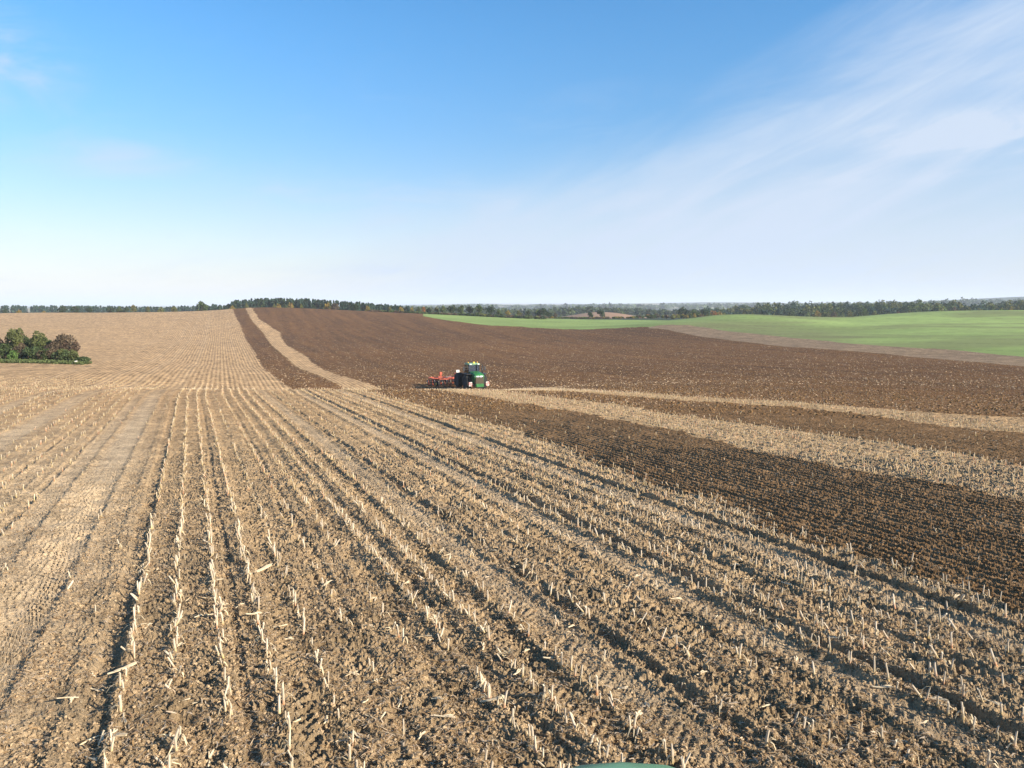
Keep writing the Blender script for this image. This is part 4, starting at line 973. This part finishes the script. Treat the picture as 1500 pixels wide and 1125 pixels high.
# cultivator trailing behind the tractor
cul = empty('cultivator', (TX, TY, TZ+.02)); cul.rotation_euler = (0, 0, TR_ROT); cul.scale = (SC, SC, SC); tag(cul, 'orange red folding cultivator drawn behind the green tractor', 'cultivator')
bf = B(); bf.bar((0, -7.7, .75), (0, -14.6, .95), .22); 
for y in (-9.4, -10.5, -11.6, -12.7): bf.bar((-1.6, y, .95), (1.6, y, .95), .14)
for s_ in (-1, 1): bf.bar((s_*1.5, -9.4, .95), (s_*1.5, -12.7, .95), .14); bf.bar((0, -8.0, .8), (s_*1.4, -9.4, .95), .12)
bf.done('main_frame', ORANGE, cul)
for s_ in (-1, 1):
    wg = B()
    for y in (-9.4, -10.5, -11.6, -12.7): wg.bar((s_*1.75, y, .95), (s_*4.1, y, 1.0), .13)
    for x in (1.8, 3.0, 4.05): wg.bar((s_*x, -9.4, .97), (s_*x, -12.7, .97), .13)
    wg.bar((s_*1.8, -11., 1.1), (s_*3.0, -11., 1.3), .1); w_o = wg.done('wing_frame', ORANGE, cul)
    x, y = ((.45, -9.8) if s_ < 0 else (2.2, -12.2)); B().box(x-.12, x+.12, y-.12, y+.12, .9, 1.6, .03).box(x-.22, x+.22, y-.18, y+.18, 1.4, 1.85, .04).done('fold_tower', ORANGE, cul)
    B().bar((s_*.3, -10.2, 1.3), (s_*2.6, -10.2, 1.15), .12, .08, 8).done('hydraulic_ram', STEEL, cul)
    wheel(cul, s_*.95, -14.2, .48, .42, 'support_wheel')
    wheel(cul, s_*3.9, -8.7, .36, .26, 'gauge_wheel')
for i, y in enumerate((-9.4, -10.5, -11.6)):
    for j in range(9):
        x = -4.0+j*1.0+(i-1)*.33; t = B(); t.bar((x, y, .92), (x, y-.32, .62), .055); t.bar((x, y-.32, .62), (x, y-.10, .22), .05); t.box(x-.06, x+.06, y-.16, y+.06, -.02, .24, .0, None, Matrix.Rotation(-.35, 3, 'X')); t.done('tine', STEEL if j % 2 else ORANGE, cul)
for j in range(16):
    x = -4.1+j*.547; d = B(); d.lathe_x([(-.02, .05), (-.005, .27), (.005, .27), (.04, .05)], 0, 0, 0, 16); o = d.done('levelling_disc', STEEL, cul, True); o.location = (x, -12.9, .24); o.rotation_euler = (0, 0, .3 if j % 2 else -.3)
for s_ in (-2.1, 2.1):
    rl = B()
    for k in range(12): a = k*math.pi/6; rl.bar((s_-1.95, -13.6+.26*math.cos(a), .28+.26*math.sin(a)), (s_+1.95, -13.6+.26*math.cos(a+.3), .28+.26*math.sin(a+.3)), .05)
    for k in range(7): rl.lathe_x([(-.01, .24), (.01, .24)], s_-1.9+k*.633, -13.6, .28, 12)
    rl.done('packer_roller', BLACK, cul)
B().bar((.65, -8.2, .7), (.65, -8.2, 2.3), .05).done('sign_post', BLACK, cul)
sg = B().box(.38, .92, -8.17, -8.14, 1.95, 2.45, .01).done('sign_board', WHITE, cul)
B().box(.50, .56, -8.138, -8.13, 2.0, 2.4).box(.72, .78, -8.138, -8.13, 2.0, 2.4).done('sign_marks', GREY, sg)

# the green machine the view is taken from: only the nose of its bonnet enters the frame
own = empty('parked_tractor', (.845, 5.60, -.149)); tag(own, 'pale green rounded bonnet nose of the machine at the bottom edge', 'tractor')
PALE = M('pale_green_paint', (.15, .34, .17), .38, 0, var=.1, scale=3)  # one even pale green over the whole bonnet
secs = []
for y, hw, zt in ((-3.6, .78, 2.42), (-2.4, .78, 2.36), (-1.2, .76, 2.30), (-.5, .74, 2.25), (-.2, .68, 2.22), (-.06, .55, 2.195), (-.01, .38, 2.175), (0.02, .12, 2.15)):
    secs.append([(-hw, y, 1.3), (-hw, y, zt-.20), (-hw*.95, y, zt-.08), (-hw*.6, y, zt-.015), (0, y, zt), (hw*.6, y, zt-.015), (hw*.95, y, zt-.08), (hw, y, zt-.20), (hw, y, 1.3)])
B().loft(secs).done('hood', PALE, own, True)
B().box(-.5, .5, -3.2, -.45, .7, 1.29, .05).box(-.62, .62, -.5, -.12, .9, 1.29, .05).done('chassis', BLACK, own)
for s_ in (-1, 1):
    B().box(s_*.34-.16, s_*.34+.16, -.1, -.04, 1.1, 1.28, .02).done('headlight', LAMPM, own)
    wheel(own, s_*1.05, -1.6, .72, .5)

# ------------------------------------------------------------------ haze
HZ = 0.00012
bm = bmesh.new(); bmesh.ops.create_cube(bm, size=1)
zmin = float(Z.min())-1.0; zmax = 175.0; ext = 31000.
for v_ in bm.verts: v_.co = Vector((v_.co.x*2*ext, v_.co.y*2*ext, (zmin+zmax)/2+v_.co.z*(zmax-zmin)))
me = bpy.data.meshes.new('haze'); bm.to_mesh(me); bm.free(); haze = tag(link('haze', me), 'thin blue autumn haze over the whole country', 'haze', kind='stuff')
hm = bpy.data.materials.new('haze_air'); hm.use_nodes = True; hm.node_tree.nodes.clear()
ho = hm.node_tree.nodes.new('ShaderNodeOutputMaterial'); hv = hm.node_tree.nodes.new('ShaderNodeVolumePrincipled'); hv.inputs['Color'].default_value = (.80, .88, 1, 1); hv.inputs['Density'].default_value = HZ; hv.inputs['Anisotropy'].default_value = .0
hm.node_tree.links.new(hv.outputs[0], ho.inputs['Volume']); me.materials.append(hm)
print('z range', Z.min(), Z.max())
